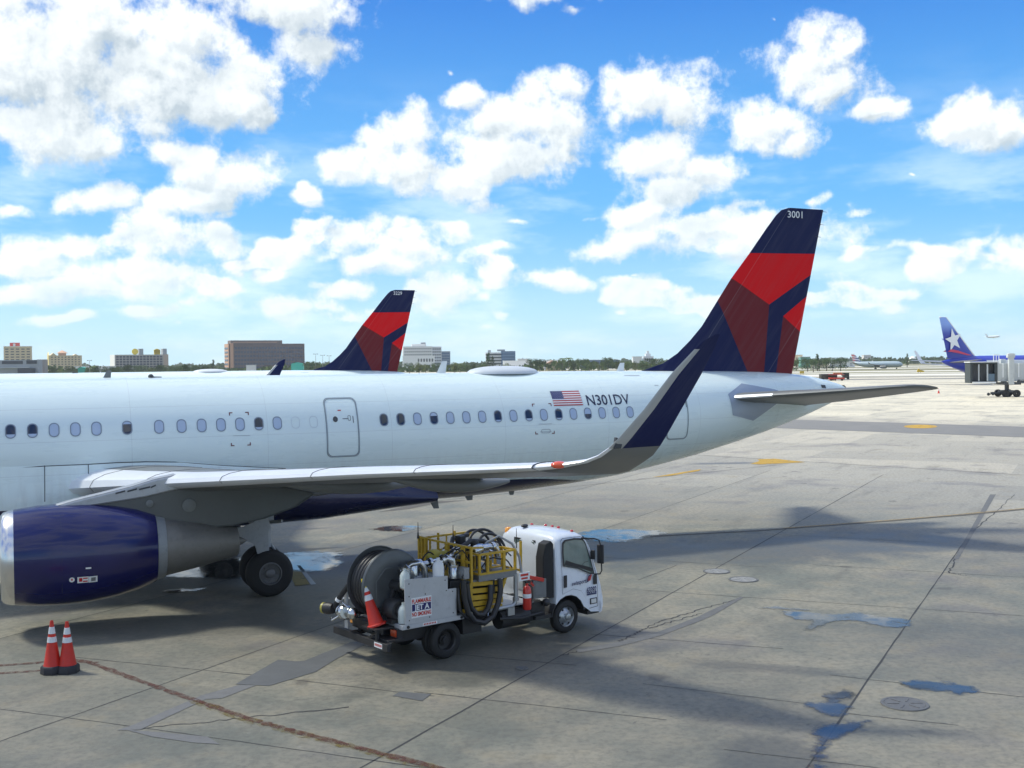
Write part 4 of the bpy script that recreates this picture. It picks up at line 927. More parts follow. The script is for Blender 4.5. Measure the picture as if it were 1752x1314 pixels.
# ------------------------------------------------------------------ fuel truck (local: x forward, y to its left, z up, origin under the right rear wheel)
TH = math.atan2(2.05, 2.54)
TR = thing('fuel_truck', 'white cab refuelling truck with yellow lift cage, hose reel and silver side panel', 'truck', (-1.38, 23.18, 0), TH)
CABW = mat('cab_white', (.70, .74, .78), .25, var=.06, scale=2, coat=.5, dirt=.12)
SILV = mat('brushed_panel', (.50, .52, .54), .42, .35, var=.12, scale=3, dirt=.18)
CHROME = mat('chrome_pipe', (.55, .57, .58), .22, 1.0, var=.15, scale=6)
YEL = mat('yellow_steel', (.52, .33, .025), .45, var=.2, scale=5, dirt=.45)
HOSE = mat('black_hose', (.020, .020, .022), .45, var=.3, scale=6)
DGR = mat('dark_machinery', (.035, .036, .038), .5, .3, var=.4, scale=6, dirt=.3)
REDE = mat('red_enamel', (.55, .03, .02), .3, var=.1, coat=.4)
GLS = bpy.data.materials.new('cab_glass'); GLS.use_nodes = True
_b = GLS.node_tree.nodes['Principled BSDF']; _b.inputs['Base Color'].default_value = (.35, .45, .43, 1); _b.inputs['Roughness'].default_value = .02; _b.inputs['Transmission Weight'].default_value = .9; _b.inputs['IOR'].default_value = 1.1
_b.inputs['Specular IOR Level'].default_value = .6; _b.inputs['Coat Weight'].default_value = .5
AMB = mat('amber_lens', (.9, .35, .03), .2, coat=1); RLEN = mat('red_lens', (.6, .02, .02), .2, coat=1)
PLAST = mat('cloudy_plastic', (.52, .58, .56), .35, var=.1, coat=.3)
def T(name, m, fn, parent=TR, **kw):
    mb = MB(); fn(mb); return mb.build(name, m, parent, **kw)
def arc(c, r, a0, a1, n=12, plane='XZ', y=0):
    out = []
    for k in range(n + 1):
        a = R(a0 + (a1 - a0) * k / n)
        out.append((c[0] + r * math.cos(a), y, c[1] + r * math.sin(a)) if plane == 'XZ' else (y, c[0] + r * math.cos(a), c[1] + r * math.sin(a)))
    return out
T('chassis', BLACK, lambda b: (b.box(-1.25, 4.2, .55, .66, .50, .74), b.box(-1.25, 4.2, 1.44, 1.55, .50, .74), b.box(-1.2, -1.1, .66, 1.44, .52, .72), b.box(1.0, 1.1, .66, 1.44, .52, .72), b.tube([(0, .1, .38), (0, 2.0, .38)], .07), b.ball((0, 1.05, .38), .18, 12, 8), b.tube([(3.36, .2, .36), (3.36, 1.9, .36)], .05),
    b.box(-1.1, -.2, .35, .55, .45, .72), b.box(1.0, 2.5, 1.6, 2.0, .35, .78), b.tube([(.2, 1.05, .45), (2.6, 1.05, .62)], .05), b.box(.45, .95, .1, .5, .42, .76)), bevel=.008)
T('rear_bumper', BLACK, lambda b: (b.box(-1.52, -1.44, -.02, 2.12, .42, .55), b.box(-1.52, -1.40, -.02, 2.12, .41, .425), b.box(-1.52, -1.40, -.02, 2.12, .545, .56), b.box(-1.46, -1.1, .5, .62, .46, .54), b.box(-1.46, -1.1, 1.48, 1.6, .46, .54), b.box(-1.42, -1.05, .1, .8, .56, .60), b.box(-1.30, -1.05, .9, 1.7, .60, .80)), bevel=.006)
T('bumper_sticker', [WHITE, REDE], lambda b: (b.add([(-1.526, .16, .435), (-1.526, .46, .435), (-1.526, .46, .54), (-1.526, .16, .54)], [(0, 1, 2, 3)], 0), [b.add([(-1.529, .18 + k * .033, .465), (-1.529, .20 + k * .033, .465), (-1.529, .20 + k * .033, .515), (-1.529, .18 + k * .033, .515)], [(0, 1, 2, 3)], 1) for k in range(8)]), smooth=0)
T('tail_lamp', [mat('tail_lens', (.45, .05, .01), .25, coat=.5), BLACK], lambda b: (b.box(-1.20, -1.15, .17, .36, .62, .76, 0), b.box(-1.17, -1.05, .14, .39, .59, .79, 1)), bevel=.006)
T('tail_lamp', [AMB, BLACK], lambda b: (b.box(-1.20, -1.15, 1.77, 1.96, .62, .76, 0), b.box(-1.17, -1.05, 1.74, 1.99, .59, .79, 1)), bevel=.006)
T('deck', SILV, lambda b: (b.box(-1.12, .44, .03, .09, .775, .868), b.box(-1.12, -1.04, .09, 2.1, .775, .868), b.box(-1.04, .44, 2.04, 2.1, .775, .868), b.box(.40, .44, .09, 2.04, .775, .86), b.box(-1.04, .40, .09, 2.04, .80, .835), b.box(.44, 2.5, .2, 2.04, .80, .83)), bevel=.005)
T('deck_bolt', BLACK, lambda b: b.lathe((-.98, .03, .82), (0, -1, 0), [(0, .035), (.02, .03), (.02, .001)], 12)); T('deck_bolt', BLACK, lambda b: b.lathe((.36, .03, .82), (0, -1, 0), [(0, .03), (.02, .025), (.02, .001)], 12))
T('edge_sticker', [WHITE, REDE], lambda b: (b.add([(-.62, .027, .79), (-.26, .027, .79), (-.26, .027, .85), (-.62, .027, .85)], [(0, 1, 2, 3)], 0), [b.add([(-.60 + k * .04, .024, .802), (-.575 + k * .04, .024, .802), (-.575 + k * .04, .024, .838), (-.60 + k * .04, .024, .838)], [(0, 1, 2, 3)], 1) for k in range(8)]), smooth=0)
sidep = T('side_panel', SILV, lambda b: b.prism([(-1.05, .87), (.24, .87), (.24, 1.46), (.02, 1.46), (.02, 1.74), (-1.05, 1.80)], .03, .055), bevel=.004)
for bx, bz in ((-.95, .95), (-.45, .95), (.15, .95), (.14, 1.40), (-.02, 1.44), (-.55, 1.44), (-.95, 1.44), (-.95, 1.70), (-.05, 1.66)):
    T('rivet', DGR, lambda b: b.lathe((bx, .03, bz), (0, -1, 0), [(0, .014), (.006, .012), (.006, .001)], 8), sidep)
def sign(b):
    P_ = lambda x0, x1, z0, z1, y, m: b.add([(x0, y, z0), (x1, y, z0), (x1, y, z1), (x0, y, z1)], [(0, 1, 2, 3)], m)
    P_(-.90, -.40, .985, 1.40, .026, 0); P_(-.885, -.415, 1.125, 1.265, .023, 2)
    text_on(b, 'FLAMMABLE', .115, lambda x, y: (-.885 + x, .022, 1.285 + y), .004, 1, width=.47)
    text_on(b, 'JET A', .15, lambda x, y: (-.83 + x, .019, 1.145 + y), .005, 0, width=.37)
    text_on(b, 'NO SMOKING', .115, lambda x, y: (-.885 + x, .022, 1.02 + y), .004, 1, width=.47)
T('fuel_sign', [WHITE, REDE, mat('sign_navy', (.02, .02, .12), .4)], sign, smooth=0)
# the reel
def disc(b, y, s_):
    prof = [(0, .10), (0, .30), (.02 * s_, .34), (.02 * s_, .62), (.0, .66), (.0, .715), (-.03 * s_, .735), (-.045 * s_, .74), (-.045 * s_, .715), (-.015 * s_, .70), (-.012 * s_, .10)]
    b.lathe((-.90, y, 1.58), (0, 1, 0), prof, 56)
def reel_all():
    rl = thing('hose_reel', None, None); rl.parent = TR
    REELG = mat('reel_grey', (.11, .12, .125), .42, .35, var=.25, scale=3)
    T('reel_disc', REELG, lambda b: disc(b, .70, -1), rl, smooth=45); T('reel_disc', REELG, lambda b: disc(b, 1.36, 1), rl, smooth=45)
    T('reel_rib', REELG, lambda b: (b.tube([(-1.32, .685, 1.30), (-1.32, .685, 1.70), (-1.10, .685, 1.94), (-.78, .685, 1.94), (-.55, .685, 1.78)], .018, 6),), rl)
    T('reel_axle', DGR, lambda b: b.tube([(-.9, .35, 1.58), (-.9, 1.6, 1.58)], .11, 20), rl)
    def coil(b):
        pts = []
        for k in range(5 * 28 + 1):
            f = k / 28; a = f * 2 * PI; pts.append((-.90 + .60 * math.cos(a), .80 + .115 * f, 1.58 + .60 * math.sin(a)))
        b.tube(pts, .055, 10)
        pts = []
        for k in range(5 * 28 + 1):
            f = k / 28; a = -f * 2 * PI; pts.append((-.90 + .49 * math.cos(a), 1.28 - .10 * f, 1.58 + .49 * math.sin(a)))
        b.tube(pts, .055, 10)
    T('coiled_hose', HOSE, coil, rl, smooth=60)
    T('reel_stand', BLACK, lambda b: (b.bar((-1.25, .55, .85), (-.9, .58, 1.62), .08), b.bar((-.5, .55, .85), (-.9, .58, 1.62), .08), b.bar((-1.25, 1.55, .85), (-.9, 1.52, 1.62), .08), b.bar((-.5, 1.55, .85), (-.9, 1.52, 1.62), .08), b.box(-1.32, -.42, .50, .60, .86, .94), b.box(-1.32, -.42, 1.5, 1.6, .86, .94), b.box(-1.30, -1.22, .6, 1.5, 1.10, 1.16)), rl, bevel=.004)
reel_all()
T('pipe_elbow', CHROME, lambda b: (b.tube([(-.9, .52, 1.58), (-.9, .36, 1.58), (-.86, .28, 1.56), (-.80, .26, 1.50), (-.78, .26, 1.38)], .072, 16), b.lathe((-.9, .50, 1.58), (0, -1, 0), [(0, .1), (.03, .1), (.03, .07)], 20), b.lathe((-.78, .26, 1.40), (0, 0, -1), [(0, .10), (.03, .10), (.03, .07)], 20)))
T('pipe', BLACK, lambda b: b.tube([(-.78, .26, 1.38), (-.78, .27, 1.2), (-.7, .3, 1.0), (-.4, .4, .95)], .07, 14))
T('motor', DGR, lambda b: (b.lathe((-1.0, .28, 1.12), (0, 1, 0), [(0, .001), (0, .20), (.06, .24), (.34, .24), (.40, .18), (.40, .001)], 28), b.box(-1.2, -.8, .3, .7, .87, .95), b.lathe((-1.0, .28, 1.12), (0, -1, 0), [(0, .12), (.05, .12), (.06, .03)], 20)))
def jug(b, x, y, z, h, r):
    b.lathe((x, y, z), (0, 0, 1), [(0, .001), (0, r * .95), (.02, r), (h * .62, r), (h * .78, r * .72), (h * .88, r * .32), (h * .95, r * .30), (h, r * .30), (h, .001)], 24)
    b.tube([(x + r * .3, y, z + h * .9), (x + r * 1.05, y, z + h * .82), (x + r * .98, y, z + h * .6)], .012, 6)
T('plastic_jug', PLAST, lambda b: jug(b, -.98, .2, .88, .42, .115), smooth=50)
T('plastic_jug', PLAST, lambda b: jug(b, -.96, .16, 1.62, .38, .105), smooth=50)
T('valve_manifold', CHROME, lambda b: (b.tube([(-.86, .5, 1.86), (-.60, .5, 2.0), (-.40, .45, 2.02), (-.30, .42, 1.9), (-.30, .42, 1.7)], .075, 16), b.lathe((-.5, .55, 1.72), (0, 0, 1), [(0, .13), (.28, .13), (.31, .10), (.34, .06), (.34, .001)], 24),
    b.lathe((-.68, .40, 1.78), (0, 1, 0), [(0, .001), (0, .12), (.04, .14), (.2, .14), (.26, .09), (.26, .001)], 24), b.lathe((-.78, .4, 1.74), (0, 0, 1), [(0, .1), (.22, .1), (.26, .05), (.3, .001)], 20), b.tube([(-.45, .5, 1.95), (.10, .5, 1.98), (.3, .6, 1.96)], .06, 14), b.lathe((-.1, .5, 1.97), (1, 0, 0), [(-.03, .1), (.03, .1), (.03, .06)], 20)), smooth=50)
T('filter_box', SILV, lambda b: (b.box(-.75, -.08, .42, 1.1, 1.45, 1.74), b.box(-.6, -.2, .38, .44, 1.5, 1.6)), bevel=.01)
T('gas_cylinder', WHITE, lambda b: (b.lathe((-.12, .17, 1.50), (0, 0, 1), [(0, .001), (0, .12), (.42, .12), (.50, .105), (.55, .06), (.57, .035), (.62, .035), (.62, .001)], 28)), smooth=50)
T('valve_manifold', CHROME, lambda b: (b.tube([(.05, .35, 1.98), (.18, .30, 2.06), (.30, .28, 2.0), (.34, .28, 1.86), (.34, .28, 1.62)], .085, 16), b.lathe((.12, .32, 2.03), (.7, -.2, .4), [(-.03, .12), (.03, .12), (.03, .08)], 20), b.lathe((.34, .28, 1.74), (0, 0, 1), [(-.12, .10), (.12, .10), (.14, .08)], 24), b.lathe((.34, .28, 1.88), (0, 0, 1), [(-.02, .12), (.02, .12), (.02, .08)], 20)), smooth=50)
T('pressure_gauge', [WHITE, BLACK], lambda b: (b.lathe((.50, .12, 1.66), (0, -1, 0), [(0, .06), (.05, .06), (.05, .05)], 20, 1), b.lathe((.50, .075, 1.66), (0, -1, 0), [(0, .048), (.001, .001)], 20, 0)))
T('cabinet', BLACK, lambda b: (b.box(.20, .46, .20, .62, .88, 1.58), b.box(.05, .4, .5, 1.2, .86, 1.4)), bevel=.01)
# lifting cage
def rails(b):
    pr = .022
    for x in (.66, 2.02):
        for y in (.06, .98, 1.90): b.bar((x, y, 1.50), (x, y, 2.25), .045)
    for x in (1.1, 1.56):
        for y in (.06, 1.90): b.bar((x, y, 1.56), (x, y, 2.32 if y > 1 else 2.08), .04)
    for z in (2.25, 1.93):
        b.bar((.66, .06, z), (.66, 1.90, z), .042); b.bar((.66, 1.90, z), (2.02, 1.90, z), .042)
        for y in (.4, .68, 1.3, 1.6):
            if z > 2: b.bar((.66, y, 1.98), (.66, y, 2.25), .028)
        for x in (.88, 1.33, 1.8):
            if z > 2: b.bar((x, 1.90, 1.98), (x, 1.90, 2.25), .028)
    b.bar((.66, .06, 2.25), (.98, .06, 2.22), .04); b.bar((.66, 1.90, 1.56), (2.02, 1.90, 1.56), .05); b.bar((.66, .06, 1.56), (.66, 1.90, 1.56), .05); b.bar((2.02, .06, 1.60), (2.02, 1.90, 1.60), .04)
T('cage_rail', YEL, rails)
def basket(b):
    for z in (2.08, 1.66):
        b.bar((.86, .04, z), (1.84, .04, z), .045); b.bar((.86, .5, z), (1.84, .5, z), .045); b.bar((.86, .04, z), (.86, .5, z), .045); b.bar((1.84, .04, z), (1.84, .5, z), .045)
    for x in (.86, 1.08, 1.52, 1.84):
        b.bar((x, .04, 1.66), (x, .04, 2.08), .05); b.bar((x, .5, 1.66), (x, .5, 2.08), .04)
T('cage_basket', YEL, basket)
T('cage_floor', mat('chequer_plate', (.22, .23, .24), .45, .5, var=.2, scale=8, dirt=.3), lambda b: (b.box(.84, 1.88, .035, 1.92, 1.50, 1.655), b.box(.62, .84, .1, 1.9, 1.50, 1.54)), bevel=.004)
T('scissor_frame', YEL, lambda b: (b.bar((.66, .10, 1.50), (.66, .10, .90), .07), b.bar((.72, .12, 1.46), (1.62, .12, 1.40), .06, .09), b.bar((.50, .14, 1.32), (1.55, .14, 1.26), .06, .10), b.bar((.46, .12, 1.18), (1.50, .12, 1.12), .06, .10), b.bar((.50, .14, 1.04), (1.55, .14, 1.0), .06, .10), b.bar((.46, .1, .92), (1.5, .1, .90), .06, .08), b.bar((1.62, .10, 1.52), (1.40, .12, .98), .06),
    b.bar((.5, 1.7, 1.32), (1.55, 1.7, 1.26), .06, .1), b.bar((.5, 1.7, 1.10), (1.55, 1.7, 1.05), .06, .1), b.bar((.66, 1.7, 1.5), (.66, 1.7, .9), .07), b.bar((.5, .9, .9), (1.6, .9, .9), .06), b.bar((.52, .14, 1.25), (.52, 1.7, 1.25), .05), b.bar((1.55, .14, 1.05), (1.55, 1.7, 1.05), .05)), bevel=.004)
T('hydraulic_unit', DGR, lambda b: (b.box(.75, 1.45, .35, 1.5, .86, 1.42), b.tube([(1.0, .3, 1.0), (1.5, .3, 1.35)], .05)), bevel=.01)
def cage_pipes(b):
    b.tube([(.75, .9, 1.75), (.82, .82, 1.95), (.95, .75, 2.12), (1.15, .7, 2.14)], .075, 14); b.tube([(1.15, .35, 2.16), (1.35, .30, 2.18), (1.50, .28, 2.12), (1.55, .28, 1.95)], .07, 14)
    b.lathe((1.25, .28, 1.66), (0, 0, 1), [(0, .1), (.05, .1), (.06, .05), (.2, .05), (.24, .09), (.30, .09), (.34, .05), (.40, .001)], 20)
    b.lathe((.92, .35, 2.10), (1, .1, .2), [(0, .001), (0, .10), (.06, .12), (.22, .12), (.28, .08), (.28, .001)], 24); b.lathe((1.42, .30, 2.17), (1, 0, 0), [(-.04, .10), (.0, .11), (.04, .10)], 20)
    b.lathe((.8, 1.2, 1.75), (0, 0, 1), [(0, .09), (.3, .09), (.36, .05), (.4, .001)], 18); b.tube([(.9, 1.3, 2.05), (1.2, 1.5, 2.1), (1.6, 1.4, 2.05)], .06, 12)
T('cage_coupling', CHROME, cage_pipes, smooth=50)
T('cage_equipment', DGR, lambda b: b.tube([(1.28, .12, 1.52), (1.28, .12, 1.40), (1.27, .1, 1.2)], .04))
T('cage_equipment', DGR, lambda b: (b.box(.9, 1.5, .9, 1.5, 1.56, 1.92), b.tube([(.72, .5, 2.20), (1.0, .55, 2.30), (1.35, .55, 2.26), (1.7, .6, 2.12)], .055), b.ball((1.12, .55, 2.24), .10, 12, 8), b.box(1.1, 1.2, .6, .95, 1.8, 2.2), b.box(1.0, 1.14, .9, 1.1, 1.9, 2.36), b.tube([(.8, 1.0, 2.1), (1.0, 1.2, 2.28), (1.5, 1.3, 2.3)], .05)), smooth=40)
T('pump_body', mat('faded_yellow_pump', (.45, .38, .06), .5, dirt=.4), lambda b: (b.ball((.28, .9, 2.02), .16, 14, 10, sc_=(1.2, .8, .9)), b.lathe((.28, .9, 2.02), (1, -.3, 0), [(.1, .1), (.3, .1), (.3, .001)], 18)), smooth=50)
for pts in ([(.38, -.02, 1.6), (.39, -.05, 1.2), (.46, -.08, .92), (.62, -.10, .72), (.85, -.12, .65), (1.1, -.10, .75), (1.26, -.08, 1.0), (1.36, -.04, 1.25), (1.40, .02, 1.5)],
            [(.5, .02, 1.52), (.52, -.0, 1.25), (.58, -.02, 1.0), (.72, -.04, .84), (.88, -.04, .80), (1.02, -.03, .92), (1.12, -.0, 1.1), (1.16, .05, 1.4)]):
    T('hanging_hose', HOSE, lambda b: b.tube([Vector(p) for p in pts], .062, 12), smooth=60)
for y, r_, m_ in ((.75, .30, HOSE), (1.0, .36, HOSE), (1.3, .32, HOSE)):
    T('looped_hose', m_, lambda b: b.tube([(1.75 + r_ * 1.25 * math.cos(a), y + .15 * math.sin(a), 2.0 + r_ * 1.15 * math.sin(a)) for a in [PI * k / 14 for k in range(-2, 17)]], .032, 10), smooth=60)
T('looped_hose', mat('grey_hose', (.30, .31, .32), .4), lambda b: b.tube([(1.2, .5, 2.1), (1.35, .4, 2.25), (1.6, .3, 2.38), (1.85, .15, 2.2), (1.98, .06, 1.9), (2.02, .03, 1.5)], .028, 10), smooth=60)
T('riser_pipe', mat('grey_pipe', (.38, .40, .41), .35, .6), lambda b: (b.tube([(1.86, .05, 1.55), (1.86, .05, 1.05), (1.84, .05, .92), (1.76, .05, .86), (1.3, .08, .84), (1.0, .12, .82)], .048, 14), b.lathe((1.86, .05, 1.0), (0, 0, 1), [(-.04, .07), (.04, .07), (.04, .05)], 16), b.box(1.62, 1.80, .02, .08, .66, .84)), smooth=50)
T('warning_plate', [WHITE, REDE], lambda b: (b.box(1.92, 2.22, .0, .02, 1.38, 1.56, 0), b.box(1.96, 2.18, -.004, .002, 1.48, 1.53, 1), b.box(1.98, 2.16, -.004, .002, 1.41, 1.45, 1)), smooth=0)
def ext(b):
    b.lathe((2.12, -.02, .74), (0, 0, 1), [(0, .001), (0, .085), (.03, .095), (.42, .095), (.50, .07), (.53, .03), (.58, .03)], 24, 0)
    b.lathe((2.12, -.02, 1.0), (0, 0, 1), [(0, .097), (.09, .097)], 24, 2)
    b.box(2.08, 2.22, -.04, 0, 1.32, 1.36, 1); b.tube([(2.14, -.02, 1.3), (2.24, -.05, 1.22), (2.24, -.06, 1.0), (2.20, -.07, .86)], .014, 6, 1)
T('fire_extinguisher', [REDE, BLACK, WHITE], ext, smooth=50)
T('red_bracket', REDE, lambda b: (b.bar((2.12, .10, 1.46), (2.62, .02, 1.32), .10, .08), b.bar((2.2, .06, 1.40), (2.34, .02, 1.22), .05)), bevel=.004)
T('battery_box', mat('grey_box', (.16, .17, .17), .5, dirt=.3), lambda b: (b.box(2.34, 2.72, .02, .4, .92, 1.34), b.box(2.38, 2.68, .01, .03, .98, 1.28)), bevel=.015)
T('fuel_tank', DGR, lambda b: (b.tube([(1.5, .25, .55), (2.3, .25, .55)], .20, 20), b.box(2.35, 2.75, .12, .5, .42, .8), b.tube([(1.4, .05, .62), (2.0, .0, .56), (2.6, .02, .60)], .03), b.ball((2.72, .04, .80), .09, 12, 8), b.box(2.4, 2.9, .02, .3, .44, .52)), smooth=40)
T('hydrant_coupler', CHROME, lambda b: (b.lathe((-1.62, 1.42, .98), (.3, 1, -.1), [(0, .001), (0, .12), (.05, .16), (.16, .16), (.20, .10), (.30, .10), (.32, .14), (.4, .14), (.4, .001)], 20), b.tube([(-1.62, 1.3, 1.1), (-1.7, 1.4, 1.2), (-1.66, 1.6, 1.18)], .02, 8), b.ball((-1.55, 1.25, .98), .13, 12, 8), b.tube([(-1.7, 1.55, .9), (-1.85, 1.6, .82), (-1.8, 1.75, .86)], .022, 8)), smooth=40)
T('nozzle', [BLACK, mat('yellow_ring', (.36, .32, .06), .4)], lambda b: (b.lathe((-1.66, 1.86, 1.0), (-.35, .9, -.05), [(0, .001), (0, .11), (.1, .13), (.22, .12), (.22, .001)], 20, 0), b.lathe((-1.74, 2.07, .99), (-.35, .9, -.05), [(0, .12), (.05, .12), (.05, .001)], 20, 1)), smooth=40)
T('delivery_hose', HOSE, lambda b: b.tube([(-1.46, 1.30, 1.70), (-1.52, 1.42, 1.56), (-1.58, 1.60, 1.36), (-1.62, 1.76, 1.16), (-1.64, 1.84, 1.02)], [.058] * 5, 12), smooth=60)
T('hose_collar', WHITE, lambda b: b.lathe((-1.60, 1.70, 1.24), (-.05, .2, -.32), [(0, .07), (.07, .075), (.07, .058)], 18))
T('white_bar', WHITE, lambda b: b.bar((-1.45, 1.95, 1.18), (-1.20, 1.0, 1.30), .035))
T('rear_post', SILV, lambda b: (b.box(-1.50, -1.47, 1.55, 1.68, .60, 1.45), b.bar((-1.48, 1.6, .8), (-1.1, 1.6, .8), .05)), bevel=.004)
for ax_, az_ in ((.55, 1.9), (.87, 1.0)):
    T('whip_antenna', BLACK, lambda b: b.tube([(ax_, az_, 2.25), (ax_, az_, 2.40), (ax_, az_, 2.62)], [.03, .012, .006], 8))
T('whip_antenna', BLACK, lambda b: b.tube([(2.3, .55, 2.0), (2.3, .55, 2.45)], [.012, .006], 8))

T('cage_post', YEL, lambda b: (b.box(.56, .62, 1.62, 1.68, 1.5, 2.3), b.box(.56, .62, 1.76, 1.82, 1.5, 2.3), b.box(.56, .62, 1.88, 1.94, 1.5, 2.3), b.bar((.59, 1.6, 2.28), (.59, 1.95, 2.28), .05), b.bar((.59, 1.6, 1.9), (.59, 1.95, 1.9), .05), b.bar((.59, 1.6, 1.55), (.59, 1.95, 1.55), .06)))
T('cage_post', YEL, lambda b: (b.box(.60, .68, .30, .36, 1.5, 2.25), b.box(.60, .66, .30, .90, 2.08, 2.13), b.box(.60, .66, .84, .90, 1.5, 2.25)))
T('control_box', mat('grey_control_box', (.30, .31, .31), .5, dirt=.35), lambda b: (b.box(.46, .60, .05, .30, 1.60, 1.84), b.box(.44, .46, .09, .26, 1.66, 1.8)), bevel=.01)
T('valve_manifold', CHROME, lambda b: (b.tube([(.5, .55, 1.75), (.5, .55, 2.05), (.6, .6, 2.14), (.9, .75, 2.14)], .065, 14), b.lathe((.5, .55, 1.95), (0, 0, 1), [(-.05, .1), (.05, .1), (.05, .07)], 18), b.tube([(.9, .75, 2.14), (1.3, .85, 2.1), (1.7, .9, 2.12), (1.9, .8, 2.1)], .055, 12), b.lathe((1.7, .86, 2.1), (0, 1, 0), [(-.12, .08), (-.1, .11), (.1, .11), (.12, .08)], 18)), smooth=50)
for k, (xa, ya, xb, yb, zt_) in enumerate([(.2, .35, .9, .3, 2.15), (.1, .6, 1.3, .5, 2.2), (-.3, .7, .5, .9, 2.12), (.9, .2, 1.9, .1, 1.95), (1.2, 1.2, 2.2, .6, 2.2)]):
    T('control_cable', HOSE, lambda b: b.tube([(xa + (xb - xa) * f, ya + (yb - ya) * f + .04 * math.sin(f * 9), zt_ - .35 * (2 * f - 1) ** 2 + .03 * math.sin(f * 14 + k)) for f in [q_ / 12 for q_ in range(13)]], .016, 6), smooth=60)
T('guard_panel', mat('dirty_yellow_panel', (.36, .24, .03), .6, var=.3, scale=6, dirt=.6), lambda b: (b.box(.60, .64, .4, 1.5, .92, 1.46), b.box(1.58, 1.62, .3, 1.5, .9, 1.3)), bevel=.004)
T('spill_hose', HOSE, lambda b: b.tube([(.3, .05, 1.45), (.26, -.02, 1.2), (.28, -.04, .98), (.40, -.05, .84), (.60, -.06, .76)], .03, 8), smooth=60)
T('chain', CHROME, lambda b: b.tube([(.48, .02, 1.5), (.52, -.03, 1.1), (.62, -.05, .8), (.82, -.06, .60), (1.0, -.05, .70), (1.08, .02, .95)], .008, 5))

